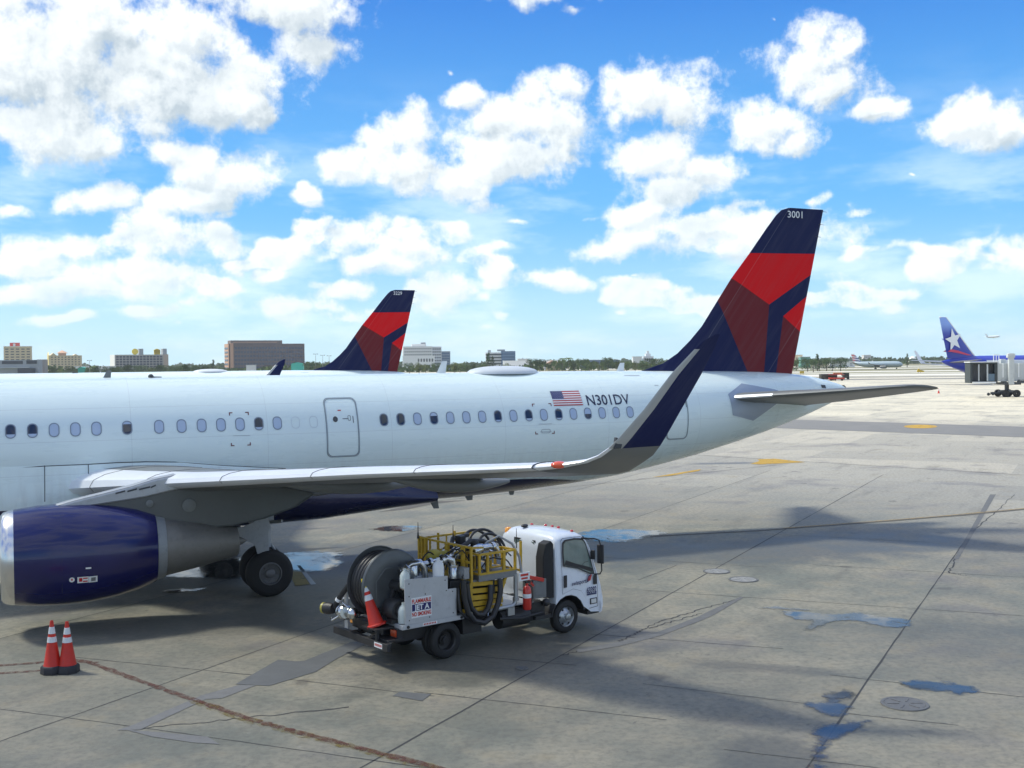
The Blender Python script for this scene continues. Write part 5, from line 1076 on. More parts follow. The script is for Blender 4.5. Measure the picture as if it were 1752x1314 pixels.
# cab: the side profile is lofted across, with rounded roof edges
def cab():
    cb = thing('cab', None, None); cb.parent = TR
    AC = (3.36, .38); ar = .50
    arch = [(AC[0] + ar * math.cos(R(a)), AC[1] + ar * math.sin(R(a))) for a in (20, 40, 60, 80, 100, 120, 140)]
    prof = [(4.43, .36), (4.47, .50), (4.46, .68), (4.40, .95), (4.33, 1.18), (4.22, 1.50), (4.10, 1.85), (4.02, 2.08), (3.94, 2.19), (3.78, 2.26), (3.50, 2.29), (3.25, 2.28), (3.10, 2.24), (3.02, 2.15), (2.99, 1.9), (2.99, 1.3), (2.99, .92), (3.0, .86)] + arch[::-1] + [(3.96, .50), (4.10, .40)]
    W_ = 2.04; secs = []
    for y, rf, fx in ((0, .17, .05), (.015, .12, .02), (.05, .08, .012), (.12, .035, .004), (.26, 0, 0), (1.0, -.035, -.035), (W_ - .26, 0, 0), (W_ - .12, .035, .004), (W_ - .05, .08, .012), (W_ - .015, .12, .02), (W_, .17, .05)):
        sec = []
        for x, z in prof:
            k = max(0, (z - 1.2) / 1.2); z2 = z - rf * max(0, (z - 1.9) / .4) ; inw = .09 * k ** 1.5
            yy = y + (inw if y < 1 else -inw if y > 1 else 0) * (1 if abs(y - 1) > .6 else .4)
            x2 = x - (fx if x > 3.9 else -fx if x < 3.05 and z > .9 else 0)
            sec.append((x2, yy, z2))
        secs.append(sec)
    MB().loft(secs).build('cab_shell', CABW, cb, smooth=50)
    def sy(z): return .09 * max(0, (z - 1.2) / 1.2) ** 1.5
    def side(b, poly, off, m=0): b.add([(x, sy(z) - off, z) for x, z in poly], [tuple(range(len(poly)))], m)
    def sring(b, o, i_, off, m=0):
        n = len(o); b.add([(x, sy(z) - off, z) for x, z in o] + [(x, sy(z) - off, z) for x, z in i_], [(i, (i + 1) % n, n + (i + 1) % n, n + i) for i in range(n)], m)
    win = [(3.24, 1.56), (3.23, 1.85), (3.25, 2.05), (3.32, 2.11), (3.60, 2.12), (3.84, 2.09), (3.92, 2.0), (4.02, 1.70), (4.12, 1.36), (4.14, 1.29), (4.02, 1.30), (3.66, 1.46)]
    win = dens(win, .15)
    dr = dens([(3.17, .92), (3.16, 1.5), (3.17, 2.12), (3.24, 2.18), (3.84, 2.17), (3.96, 2.07), (4.10, 1.68), (4.20, 1.30), (4.26, .95), (4.27, .50), (4.0, .48), (3.90, .72), (3.75, .92), (3.5, 1.0)], .15)
    dd = T('cab_door', DARK, lambda b: sring(b, dr, scaled(dr, .982, .988), .010), cb, smooth=0)
    T('window_seal', BLACK, lambda b: sring(b, scaled(win, 1.06, 1.07), scaled(win, .97, .97), .013), dd, smooth=0)
    gm = mat('cab_side_glass', (.13, .19, .175), .05, var=.35, scale=3, spec=1.0, coat=1)
    T('door_glass', gm, lambda b: side(b, win, .011), dd, smooth=0)
    T('interior_edge', mat('seat_dark', (.03, .03, .03), .7), lambda b: (side(b, [(3.26, 1.60), (3.30, 1.68), (3.62, 1.56), (4.02, 1.44), (4.10, 1.40), (4.11, 1.31), (3.66, 1.47), (3.26, 1.57)], .012), [side(b, [(x0_, z0_), (x1_, z1_), (x1_, z1_ + .012), (x0_, z0_ + .012)], .0125) for x0_, z0_, x1_, z1_ in ((3.78, 1.50, 3.86, 1.56), (3.86, 1.56, 3.98, 1.57))]), dd, smooth=0)
    T('door_handle', BLACK, lambda b: b.box(3.22, 3.31, -.02, .0, 1.06, 1.34), dd, bevel=.012)
    T('corner_vent', BLACK, lambda b: b.box(4.13, 4.24, -.02, .0, 1.02, 1.24), dd, bevel=.012)
    def logo(b):
        text_on(b, 'swissport', .13, lambda x, y: (3.46 + x, -.014, 1.075 + y + x * .05), .002, 0, width=.44)
        b.add([(3.90, -.014, 1.09), (3.98, -.014, 1.11), (4.06, -.014, 1.27), (3.97, -.014, 1.25)], [(0, 1, 2, 3)], 0); b.add([(3.985, -.016, 1.12), (4.03, -.016, 1.13), (4.08, -.016, 1.26), (4.04, -.016, 1.26)], [(0, 1, 2, 3)], 1)
        b.add([(3.945, -.0165, 1.13), (3.965, -.0165, 1.13), (4.01, -.0165, 1.23), (3.99, -.0165, 1.23)], [(0, 1, 2, 3)], 1)
    T('company_lettering', [mat('logo_navy', (.03, .03, .09), .4), REDE], logo, dd, smooth=0)
    T('fleet_number', mat('number_navy', (.04, .05, .13), .4), lambda b: text_on(b, '63392', .19, lambda x, y: (3.92 + x, -.014, .84 + y), .006, 0, width=.30), dd, smooth=0)
    T('number_plate', mat('number_navy', (.04, .05, .13), .4), lambda b: b.add([(3.92, -.014, .79), (4.22, -.014, .79), (4.22, -.014, .83), (3.92, -.014, .83)], [(0, 1, 2, 3)]), dd, smooth=0)
    T('side_marker', [BLACK, mat('clear_lens', (.6, .62, .6), .2, coat=1)], lambda b: (b.box(4.02, 4.24, -.012, .0, .57, .71, 0), b.box(4.05, 4.21, -.02, -.01, .59, .69, 1)), cb, bevel=.01)
    # rear wall window, roof lamps, front glass
    T('rear_window', [BLACK, gm], lambda b: (b.add([(2.984, .66, 1.68), (2.984, 1.5, 1.68), (2.984, 1.48, 2.08), (2.984, .70, 2.08)], [(0, 1, 2, 3)], 0), b.add([(2.978, .71, 1.72), (2.978, 1.46, 1.72), (2.978, 1.44, 2.04), (2.978, .74, 2.04)], [(0, 1, 2, 3)], 1)), cb, smooth=0)
    T('windscreen', [BLACK, GLS], lambda b: b.add([(4.36, .16, 1.22), (4.36, 1.88, 1.22), (4.06, 1.80, 2.12), (4.06, .24, 2.12)], [(0, 1, 2, 3)], 0), cb, smooth=0)
    T('air_intake', mat('matt_black_duct', (.015, .016, .017), .75), lambda b: b.prism([(2.66, .9), (2.97, .86), (2.97, 2.08), (2.90, 2.16), (2.74, 2.10), (2.66, 1.8)], .05, .32), cb, bevel=.02)
    for y, x in ((.30, 3.85), (.78, 3.86), (1.0, 3.86), (1.24, 3.86), (1.74, 3.85)):
        T('roof_lamp', RLEN, lambda b: b.ball((x - .1, y, 2.30 if .5 < y < 1.5 else 2.27), .035, 12, 6, sc_=(1.3, 1, .8)), cb)
    T('beacon', AMB, lambda b: b.lathe((3.12, 1.86, 2.10), (0, 0, 1), [(0, .001), (0, .09), (.13, .08), (.16, .04), (.16, .001)], 20), cb, smooth=50)
    T('roof_horn', DGR, lambda b: b.ball((3.2, 1.35, 2.33), .07, 12, 8, sc_=(1.4, 1, .6)), cb)
    T('wheel_arch', BLACK, lambda b: (b.loft([[(3.36 + r_ * math.cos(R(a)), y, .38 + r_ * math.sin(R(a))) for a in range(10, 171, 16)] + [(3.36 + (r_ - .03) * math.cos(R(a)), y, .38 + (r_ - .03) * math.sin(R(a))) for a in range(170, 9, -16)] for y, r_ in ((.005, .515), (.5, .50))]), b.box(3.95, 4.32, .01, .5, .34, .42)), cb, smooth=40)
    T('front_bumper', CABW, lambda b: b.loft([[(4.30, y, .36), (4.47 - k, y, .34), (4.51 - k, y, .44), (4.50 - k, y, .60), (4.30, y, .62)] for y, k in ((.0, .14), (.06, .04), (.25, 0), (1.8, 0), (1.98, .04), (2.04, .14))]), cb, smooth=40)
    mr = thing('side_mirror', None, None); mr.parent = cb
    T('mirror_arm', BLACK, lambda b: (b.tube([(3.98, .05, 2.10), (4.10, -.08, 2.10), (4.17, -.17, 2.06), (4.19, -.19, 1.96), (4.22, -.20, 1.36), (4.20, -.16, 1.28), (4.14, -.02, 1.26)], .016, 8), b.bar((3.80, .03, 2.13), (4.02, .02, 2.09), .04)), mr, smooth=50)
    T('mirror_head', BLACK, lambda b: b.rbox((4.21, -.17, 1.74), (.05, .17, .44), .25), mr, bevel=.015)
    T('mirror_head', BLACK, lambda b: b.rbox((4.10, -.03, 1.72), (.05, .12, .22), .2), mr, bevel=.02)
    ml = thing('side_mirror', None, None); ml.parent = cb
    T('mirror_arm', BLACK, lambda b: b.tube([(4.00, 2.01, 2.14), (4.30, 2.26, 2.12), (4.34, 2.3, 1.4), (4.14, 2.06, 1.28)], .016, 8), ml, smooth=50)
    T('mirror_head', BLACK, lambda b: b.rbox((4.34, 2.31, 1.82), (.06, .20, .44), -.25), ml, bevel=.015)
    for y in (.32, 1.72): T('headlight', mat('clear_lens', (.6, .62, .6), .2, coat=1), lambda b: b.box(4.44, 4.475, y - .16, y + .16, .66, .82), cb, bevel=.02)
cab()
RIMW = mat('steel_rim', (.42, .44, .45), .35, .8, var=.15, scale=6, dirt=.35)
def twheel(x, y, z, r, wd, outer, rm, dual=False):
    tw = thing('wheel', None, None); tw.parent = TR
    ys = [y] if not dual else [y, y - outer * (wd + .03)]
    for yy in ys:
        T('tyre', TYRE, lambda b: (b.lathe((x, yy - wd / 2, z), (0, 1, 0), [(.03, .215), (0, .25), (0, r * .86), (.02, r * .95), (.05, r), (wd / 2 - .03, r), (wd / 2 - .028, r - .012), (wd / 2 + .028, r - .012), (wd / 2 + .03, r), (wd - .05, r), (wd - .02, r * .95), (wd, r * .86), (wd, .25), (wd - .03, .215)], 48),), tw, smooth=40)
    def rim(b):
        yo = y + outer * (wd / 2 - .01); s_ = outer
        if dual: prof = [(0, .225), (-.02, .205), (-.13, .195), (-.14, .12), (-.10, .10), (-.10, .001)]
        else: prof = [(0, .225), (-.015, .21), (-.05, .20), (-.02, .155), (.015, .12), (.03, .10), (.03, .075), (.07, .07), (.08, .045), (.08, .001)]
        b.lathe((x, yo, z), (0, s_, 0), prof, 36)
        for k in range(6):
            a = k * PI / 3 + .3; b.ball((x + .105 * math.cos(a), yo + s_ * (.03 if not dual else -.09), z + .105 * math.sin(a)), .015, 6, 4)
    T('rim', rm, rim, tw, smooth=35)
    if not dual:
        for k in range(6):
            a = k * PI / 3; T('rim_hole', BLACK, lambda b: b.lathe((x + .178 * math.cos(a), y + outer * (wd / 2 - .055), z + .178 * math.sin(a)), (0, outer, 0), [(0, .026), (.022, .026), (.022, .001)], 12), tw)
for y_, o_ in ((.17, -1), (1.88, 1)): twheel(3.36, y_, .375, .375, .215, o_, RIMW)
for y_, o_ in ((.15, -1), (1.90, 1)): twheel(0, y_, .38, .38, .21, o_, mat('dark_rim', (.05, .05, .05), .5, .5, dirt=.3), True)

# ------------------------------------------------------------------ traffic cones
CO = mat('cone_orange', (.52, .022, .010), .5, var=.12, scale=6, dirt=.25); CW = mat('reflective_band', (.62, .64, .65), .4, var=.1, scale=12, dirt=.2); CB = mat('cone_base_black', (.02, .02, .025), .6, var=.3)
def cone(label, loc, h=.90, base=.40, tip=None, rot=(0, 0, 0), basem=None, group='orange traffic cones'):
    t = thing('traffic_cone', label, 'traffic cone', loc, group=group, rot=rot)
    hb = .05 if not basem else .16
    mb = MB(); s_ = base / 2
    mb.loft([[(s_ * k * math.cos(a) * f, s_ * k * math.sin(a) * f, z) for a, f in [(R(45 * q_ + 22.5), 1.12) for q_ in range(8)]] for z, k in ((0, 1.0), (hb * .8, .98), (hb, .9))])
    mb.build('base', basem or CO, t, bevel=.008)
    def rr(z): return .128 * (base / .4) * (1 - (z - hb) / (h - hb)) + .028
    z1, z2, z3, z4 = hb + (h - hb) * .52, hb + (h - hb) * .64, hb + (h - hb) * .71, hb + (h - hb) * (.80 if tip else .86)
    prof = [(hb - .01, rr(hb) * 1.12), (hb + .03, rr(hb)), (z1, rr(z1)), (z1 + .002, rr(z1) + .004), (z2, rr(z2) + .004), (z2 + .002, rr(z2)), (z3, rr(z3)), (z3 + .002, rr(z3) + .004), (z4, rr(z4) + .004), (z4 + .002, rr(z4)), (h, .03), (h, .02)]
    mb = MB(); mb.lathe((0, 0, 0), (0, 0, 1), prof, 32, ms=[0, 0, 0, 1, 1, 0, 0, 1, 1, 2, 2]); mb.build('cone_body', [CO, CW, tip or CO], t, smooth=40)
    return t
pc = G(90, 1151); cone('left of the two orange cones with black weighted bases by the faded red line', (pc.x, pc.y, 0), 1.06, .42, basem=CB)
pc = G(116, 1150); cone('right of the two orange cones with black weighted bases by the faded red line', (pc.x, pc.y, 0), 1.03, .42, basem=CB)
tl = Matrix.Translation((-1.38, 23.18, 0)) @ Matrix.Rotation(TH, 4, 'Z')
T('cone_shelf', BLACK, lambda b: (b.box(-1.60, -1.15, .28, .82, .79, .82), b.box(-1.5, -1.44, .4, .46, .55, .79)))
pc = tl @ Vector((-1.40, .55, .825))
cone('yellow-tipped orange cone leaning on the rear of the fuel truck', pc, 1.0, .38, tip=mat('yellow_tip', (.85, .68, .02), .5), rot=(R(-4), R(-17), 0), basem=None)

# ------------------------------------------------------------------ distant airliners (nose towards +x locally)
def far_airliner(label, loc, rz, L, r, fin_h, span, mats, fin_regs=None, winglet=0.0, gear=True, eng_m=None, ztop=None, fin_run=None, group=None, rot=None, tip=.38, root=.17):
    t = thing('distant_airliner', label, 'airliner', loc, rz, group, rot)
    body_m, fin_m, wing_m = mats; zc = r * 1.75
    secs = []
    for f, k, dz in ((0, .02, .55), (.02, .16, .5), (.07, .42, .42), (.15, .72, .24), (.25, .94, .06), (.34, 1, 0), (.6, 1, 0), (.86, 1, 0), (.92, .92, -.03), (.96, .72, -.10), (.985, .45, -.2), (1, .05, -.3)):
        secs.append([(L * f, r * k * math.cos(a), zc + r * dz * 1.0 + r * 1.05 * k * math.sin(a)) for a in [2 * PI * j / 28 for j in range(28)]])
    MB().loft(secs).build('fuselage', body_m, t, smooth=60)
    # fin
    zt = zc + r * .9; run = fin_run or fin_h * .78
    def fx(f): return L * (.03 + 0) + run * 0
    x0 = L * .035; rc = L * root; tcx = rc * tip
    S = []
    for k in range(9):
        f = k / 8; z = zt - .2 + (fin_h + .2) * f; te = x0 - fin_h * .28 * f; ch = rc + (tcx - rc) * f
        S.append(foil(te, 0, z, ch, .09, cant=PI / 2, n=8))
        S[-1] = [Vector((2 * te + ch - p.x, p.y, p.z)) for p in S[-1]]
    fo_ = MB().loft(S).build('tail_fin', fin_m, t, smooth=40)
    for sg in (1, -1):
        S = []
        for f in (0, .35, 1):
            ch = L * .17 + (L * .04 - L * .17) * min(1, f * 1.6 if f < .5 else 1) if f < 1 else L * .04
            ch = [L * .17, L * .095, L * .035][[0, .35, 1].index(f)]
            le = L * .62 - f * span / 2 * .52
            F = foil(0, sg * (r * .6 + (span / 2 - r * .6) * f), zc - r * .5 + f * span * .045, ch, .11, n=8); S.append([Vector((le - p.x, p.y, p.z)) for p in F])
        MB().loft(S).build('wing', wing_m, t, smooth=40)
        if winglet:
            le = L * .62 - span / 2 * .52; z0 = zc - r * .5 + span * .045; S = []
            for f in (0, .3, 1):
                F = foil(0, sg * (span / 2 + winglet * (.12 + .18 * f) * (f > 0)), z0 + winglet * f, L * .035 * (1 - .55 * f), .1, cant=PI / 2 * (f > 0), n=8); S.append([Vector((le - f * winglet * .75 - p.x, p.y, p.z)) for p in F])
            MB().loft(S).build('winglet', wing_m if fin_regs is None else WHITE, t, smooth=40)
        S = []
        for f in (0, 1):
            F = foil(0, sg * (r * .3 + span * .19 * f), zc + r * .45 + f * .6, L * (.09 - .06 * f), .1, n=6); S.append([Vector((L * .12 - f * span * .10 - p.x, p.y, p.z)) for p in F])
        MB().loft(S).build('tailplane', wing_m, t, smooth=40)
        er = r * .55; mb = MB(); mb.lathe((L * .67, sg * span * .17, zc - r * .95), (-1, 0, 0), [(0, er * .85), (-.2, er * .95), (.4, er), (er * 2.2, er * .95), (er * 3.4, er * .6), (er * 3.4, .01)], 20); mb.box(L * .55, L * .64, sg * span * .17 - .15, sg * span * .17 + .15, zc - r * .6, zc - r * .2)
        mb.build('engine', eng_m or wing_m, t, smooth=40)
        if gear:
            mb = MB(); mb.tube([(L * .47, sg * r * 1.3, zc - r * .5), (L * .47, sg * r * 1.3, .5)], .15, 8)
            for k in (-.45, .45): mb.lathe((L * .47, sg * r * 1.3 + k - .15, .55), (0, 1, 0), [(0, .01), (0, .5), (.05, .55), (.25, .55), (.3, .5), (.3, .01)], 16)
            mb.build('landing_gear', DARK, t)
    if gear:
        mb = MB(); mb.tube([(L * .88, 0, zc - r * .8), (L * .88, 0, .4)], .12, 8); mb.lathe((L * .88, -.3, .4), (0, 1, 0), [(0, .01), (0, .4), (.6, .4), (.6, .01)], 16); mb.build('landing_gear', DARK, t)
    return t, fo_
def band_mat(name, fn):
    m = bpy.data.materials.new(name); m.use_nodes = True; t = m.node_tree; b = t.nodes['Principled BSDF']
    P = N(t, 'ShaderNodeTexCoord').outputs['Object']; s_ = N(t, 'ShaderNodeSeparateXYZ', ins={0: P})
    t.links.new(fn(t, s_.outputs), b.inputs['Base Color']); b.inputs['Roughness'].default_value = .35; return m
# blue airliner with the star, at the right
BL = (.015, .035, .36)
lan_body = band_mat('blue_and_white_body', lambda t, o: MIXC(t, M_(t, 'MAXIMUM', M_(t, 'GREATER_THAN', o[2], 6.2), M_(t, 'LESS_THAN', o[0], 13.0)), (.55, .58, .60), BL))
lan_fin = band_mat('blue_fin_fade', lambda t, o: MIXC(t, SS(t, o[2], 11.8, 15.2), BL, (.22, .36, .78)))
base = AT(1611, 640, 262.0)
LA, lfin = far_airliner('dark blue airliner tail with a white star behind the boarding bridge', (base.x, 262, 0), R(28), 54.9, 2.6, 9.5, 47.6, (lan_body, lan_fin, GREY), fin_regs=1, winglet=3.4, tip=.24, root=.175, eng_m=WHITE)
LA.location.z = -.5
def side_decal(name, poly, m, y=.36, parent=None):
    for s_ in (1, -1):
        mb = MB(); mb.add([(x, s_ * y, z) for x, z in poly], [tuple(range(len(poly)))]); mb.build(name, m, parent, smooth=0)
st = []
for k in range(10):
    a = PI / 2 + k * PI / 5 + .22; r_ = 2.9 if k % 2 == 0 else 1.18; st.append((3.5 + r_ * math.cos(a), 11.0 + r_ * math.sin(a)))
side_decal('white_star', st, mat('star_white', (.80, .83, .86), .4), .52, lfin)
side_decal('pink_swoosh', [(1.3, 8.3), (2.6, 8.85), (5, 8.5), (8.2, 7.7), (9.6, 7.4), (8, 7.4), (5, 7.9), (2.8, 8.2)], mat('pink_red', (.62, .03, .10), .4), .66, lfin)
# white fin leading edge on the star tail
mb = MB(); mb.tube([(11.4, 0, 7.0), (8.4, 0, 9.8), (1.6, 0, 16.3), (-.7, 0, 16.42)], [.2, .2, .14, .12], 8); mb.build('fin_edge', WHITE, lfin)
# silver airliner with the striped tail
aa_fin = band_mat('striped_fin', lambda t, o: MIXC(t, M_(t, 'GREATER_THAN', M_(t, 'FRACT', M_(t, 'MULTIPLY', M_(t, 'MULTIPLY_ADD', o[0], .15, o[2]), .72)), .5), MIXC(t, SS(t, o[0], 1.0, 3.2), (.55, .03, .04), (.03, .06, .20)), (.62, .65, .68)))
base = AT(1457, 628, 690.0)
AAp, _f = far_airliner('silver airliner with a red, white and blue striped tail, far off behind the tailcone', (base.x, 690, 0), R(-22), 30.0, 1.75, 5.0, 25, (mat('silver_body', (.34, .42, .46), .35, .2), aa_fin, GREY), winglet=1.2)
base = AT(1693, 580, 1500.0)
far_airliner('tiny white airliner in flight low over the horizon', (base.x - 5, 1500, base.z), R(4), 20, 1.3, 3.5, 20, (WHITE, WHITE, WHITE), gear=False, rot=(0, R(-4), R(6)))
# boarding bridge
def bridge():
    p = AT(1659, 640, 176.0)
    t = thing('boarding_bridge', 'pale grey boarding bridge on wheels with dark open cab end, at the right edge', 'boarding bridge', (p.x + .1, 176, 0), R(-4))
    BW = mat('bridge_white', (.50, .53, .53), .5, var=.12, scale=.5, dirt=.25); BGR = mat('bridge_dark', (.06, .065, .07), .6, var=.2)
    T('cab', mat('cab_grey', (.035, .045, .048), .55, var=.2), lambda b: (b.box(0, 4.2, .0, 2.6, 5.25, 5.5), b.box(0, 4.2, .0, 2.6, 2.25, 2.55), b.box(0, .35, 0, 2.6, 2.55, 5.25), b.box(3.75, 4.2, 0, 2.6, 2.55, 5.25), b.box(0, 4.2, 2.5, 2.6, 2.5, 5.3)), t, bevel=.03)
    T('cab_opening', BGR, lambda b: (b.box(.35, 3.75, .9, 1.0, 2.55, 5.25),), t)
    T('cab_post', BW, lambda b: b.box(1.25, 1.4, -.02, .2, 2.55, 5.2), t); T('cab_post', BW, lambda b: b.box(2.55, 2.75, -.02, .2, 2.55, 5.2), t)
    T('cab_desk', mat('desk_blue', (.10, .16, .22), .5), lambda b: b.box(2.75, 3.75, .05, .5, 2.55, 3.7), t)
    T('cab_roof_edge', WHITE, lambda b: b.box(-.1, 4.3, -.1, 2.7, 5.5, 5.62), t); T('cab_sill', WHITE, lambda b: b.box(.3, 3.9, -.15, 0, 2.2, 2.45), t)
    T('tunnel', BW, lambda b: (b.box(4.2, 9.3, .2, 2.6, 2.5, 5.35), b.box(9.3, 30, .0, 2.8, 2.9, 5.75), b.box(9.3, 30, -.05, .0, 2.75, 3.05)), t, bevel=.03)
    for k in range(9): T('tunnel_rib', WHITE, lambda b: b.box(5.0 + k * 2.4 + (.8 if k > 1 else 0), 5.18 + k * 2.4 + (.8 if k > 1 else 0), -.08 if k > 1 else .14, .0 if k > 1 else .2, 3.1, 5.6 if k > 1 else 5.3), t)
    T('lift_column', BW, lambda b: (b.box(5.7, 6.5, -.7, -.1, 2.0, 6.9), b.box(5.5, 6.6, -.8, 0, 6.2, 6.8)), t, bevel=.03); T('lift_column', BW, lambda b: b.box(5.7, 6.5, 2.9, 3.5, 2.0, 6.0), t, bevel=.03)
    T('roof_rail', WHITE, lambda b: (b.bar((3.6, 0, 5.6), (3.6, 0, 6.7), .1), b.bar((4.4, 0, 5.6), (4.4, 0, 6.7), .1), b.bar((4.0, 0, 5.6), (4.0, 0, 6.7), .08), b.bar((3.6, 0, 6.7), (4.4, 0, 6.7), .1)), t)
    T('wheel_frame', BGR, lambda b: (b.box(4.8, 7.6, -.5, 3.3, 1.95, 2.3), b.box(5.9, 6.3, 1.0, 1.8, .9, 2.0), b.box(5.2, 7.1, -.4, 3.2, .75, 1.05), b.box(3.5, 5.4, .5, 1.2, .55, .8), b.box(7.3, 12, .2, .4, 2.3, 2.75)), t)
    for x in (5.3, 7.0):
        for y in (-.3, 3.0): T('wheel', TYRE, lambda b: b.lathe((x, y - .2, .58), (0, 1, 0), [(0, .1), (0, .52), (.06, .58), (.34, .58), (.4, .52), (.4, .1)], 20), t)
    T('tow_bar', BGR, lambda b: (b.bar((3.1, .9, .45), (5.2, .9, .6), .14), b.ball((3.1, .9, .45), .25, 8, 6), b.ball((3.8, .9, .45), .2, 8, 6), b.ball((4.4, .9, .45), .2, 8, 6)), t)
    T('stairs', BGR, lambda b: (b.bar((8.2, -.9, 2.6), (12.5, -.9, .15), .12, .25), b.bar((8.2, -1.7, 2.6), (12.5, -1.7, .15), .12, .25), b.bar((8.2, -.9, 3.6), (12.5, -.9, 1.15), .07), [b.box(8.4 + k * .45, 8.7 + k * .45, -1.7, -.9, 2.45 - k * .256, 2.5 - k * .256) for k in range(9)]), t)
bridge()

# ------------------------------------------------------------------ ground equipment far off
def cart(label, u, v, Y, m, w_=3.2, h=1.4, open_=False):
    p = AT(u, v, Y); t = thing('baggage_cart', label, 'baggage cart', (p.x, Y, 0), R(random.uniform(-12, 12)), 'carts parked far out on the apron')
    T('cart_body', m, lambda b: (b.box(-w_ / 2, w_ / 2, -.8, .8, .45, .6), b.box(-w_ / 2, w_ / 2, -.8, .8, .6, h * .55) if open_ else b.box(-w_ / 2 + .05, w_ / 2 - .05, -.75, .75, .6, h), b.box(-w_ / 2, w_ / 2, -.8, .8, h, h + .08)), t, bevel=.03)
    for x in (-w_ * .36, w_ * .36):
        for y in (-.7, .7): T('wheel', TYRE, lambda b: b.lathe((x, y - .1, .26), (0, 1, 0), [(0, .05), (0, .26), (.2, .26), (.2, .05)], 12), t)
cart('dark covered cart at the left end of the far row of carts', 1417, 645, 330, mat('cart_dark', (.04, .04, .03), .7), 5.2, 1.9)
cart('red open cart beside the dark covered cart', 1431, 645, 328, mat('cart_red', (.5, .05, .03), .6), 4.4, 1.7, True)
cart('small dark box cart to the right of the red cart', 1447, 642, 345, MATS['cart_dark'], 1.9, 2.0)
cart('small orange brown cart behind the row of carts', 1435, 637.5, 420, mat('cart_orange', (.42, .10, .03), .6), 4, 1.2)
for i, (u, v, Y, lab) in enumerate([(1573, 633, 480, 'yellow marker board beside the runway, right of the striped tail airliner'), (1372, 634, 470, 'yellow marker board beside the runway, left of the carts')]):
    p = AT(u, v, Y); t = thing('marker_board', lab, 'marker board', (p.x, Y, 0)); mm = mat('marker_yellow', (.62, .42, .03), .6, var=.2)
    T('board', mm, lambda b: b.prism([(-1.2, .5), (2.2, .5), (2.0, 1.0), (.4, 1.3), (-.3, 2.1), (-.8, 1.4)] if i == 0 else [(-.9, .4), (.9, .4), (.9, 1.5), (-.9, 1.5)], -.1, .1), t); T('leg', BLACK, lambda b: b.box(-.6, -.5, -.05, .05, 0, .6), t); T('leg', BLACK, lambda b: b.box(.5, .6, -.05, .05, 0, .6), t)
for u, v, lab in ((1606, 673, 'lone dark cone on the bright apron left of the boarding bridge wheels'), (1593, 666.5, 'small dark cone by the tailplane tip on the bright apron')):
    p = G(u, v); cone(lab, (p.x, p.y, 0), .9 if u > 1600 else .5, .42, basem=None)

# ------------------------------------------------------------------ far buildings
def fac_windows(t, rect, nx, nz, W, D, face, m, fx=.5, fz=.45, proud=.12, cap=100, name='window'):
    x0_, x1_, z0_, z1_ = rect; dx = (x1_ - x0_) / nx; dz = (z1_ - z0_) / nz; src = None; cnt = 0; rest = MB()
    for j in range(nz):
        for i in range(nx):
            cx = x0_ + dx * (i + .5); cz = z0_ + dz * (j + .5)
            if cnt < cap:
                if src is None:
                    mb = MB()
                    if face == 'front': mb.box(-dx * fx / 2, dx * fx / 2, -proud, .3, -dz * fz / 2, dz * fz / 2)
                    else: mb.box(-proud, .3, -dx * fx / 2, dx * fx / 2, -dz * fz / 2, dz * fz / 2)
                    src = mb.build(name, m, t, smooth=0); o = src
                else:
                    o = src.copy(); COL.objects.link(o); o.parent = t
                o.location = (cx, 0, cz) if face == 'front' else (0, cx, cz)
            else:
                if face == 'front': rest.box(cx - dx * fx / 2, cx + dx * fx / 2, -proud, .3, cz - dz * fz / 2, cz + dz * fz / 2)
                else: rest.box(-proud, .3, cx - dx * fx / 2, cx + dx * fx / 2, cz - dz * fz / 2, cz + dz * fz / 2)
            cnt += 1
    if rest.v: rest.build(name + 's', m, t, smooth=0)['kind'] = 'stuff'
def bld(name, label, u0, uc, u1, vtop, Y, ang, wall, cat='building'):
    # near corner at pixel uc; the front runs right and away, the end wall left and away
    pc_, pr, pl_ = AT(uc, 620, Y), AT(u1, 620, Y), AT(u0, 620, Y); top = AT((uc + u1) / 2, vtop, Y).z
    ca, sa = math.cos(ang), math.sin(ang)
    W = (pr.x - pc_.x) / max(.2, ca) * 1.03; D = max(6.0, (pc_.x - pl_.x) / max(.1, sa)) if sa > .05 else 15.0
    t = thing(name, label, cat, (pc_.x, Y, 0), ang)
    T('wall', wall, lambda b: b.box(0, W, 0, D, 0, top), t, bevel=0)
    return t, W, D, top
cream = mat('cream_wall', (.56, .47, .30), .8, var=.05, scale=.1); creamd = mat('yellow_wall', (.72, .60, .26), .8, var=.05, scale=.1)
dwin = mat('dark_window', (.05, .06, .07), .3, var=.3, scale=.3); whitew = mat('white_wall', (.72, .72, .70), .8, var=.05, scale=.1)
bluew = mat('blue_glass', (.06, .13, .24), .2, .2, var=.3, scale=.2); brownw = mat('brown_wall', (.115, .085, .085), .8, var=.08, scale=.1); tanw = mat('tan_wall', (.50, .30, .20), .8, var=.06, scale=.1)
greyw = mat('grey_wall', (.30, .33, .36), .8, var=.1, scale=.2); dgw = mat('dark_slab_wall', (.045, .055, .07), .6, var=.2, scale=.3); tealw = mat('teal_cover', (.02, .36, .28), .6, var=.15, scale=.2)
reds = mat('red_sign_panel', (.62, .06, .04), .5)
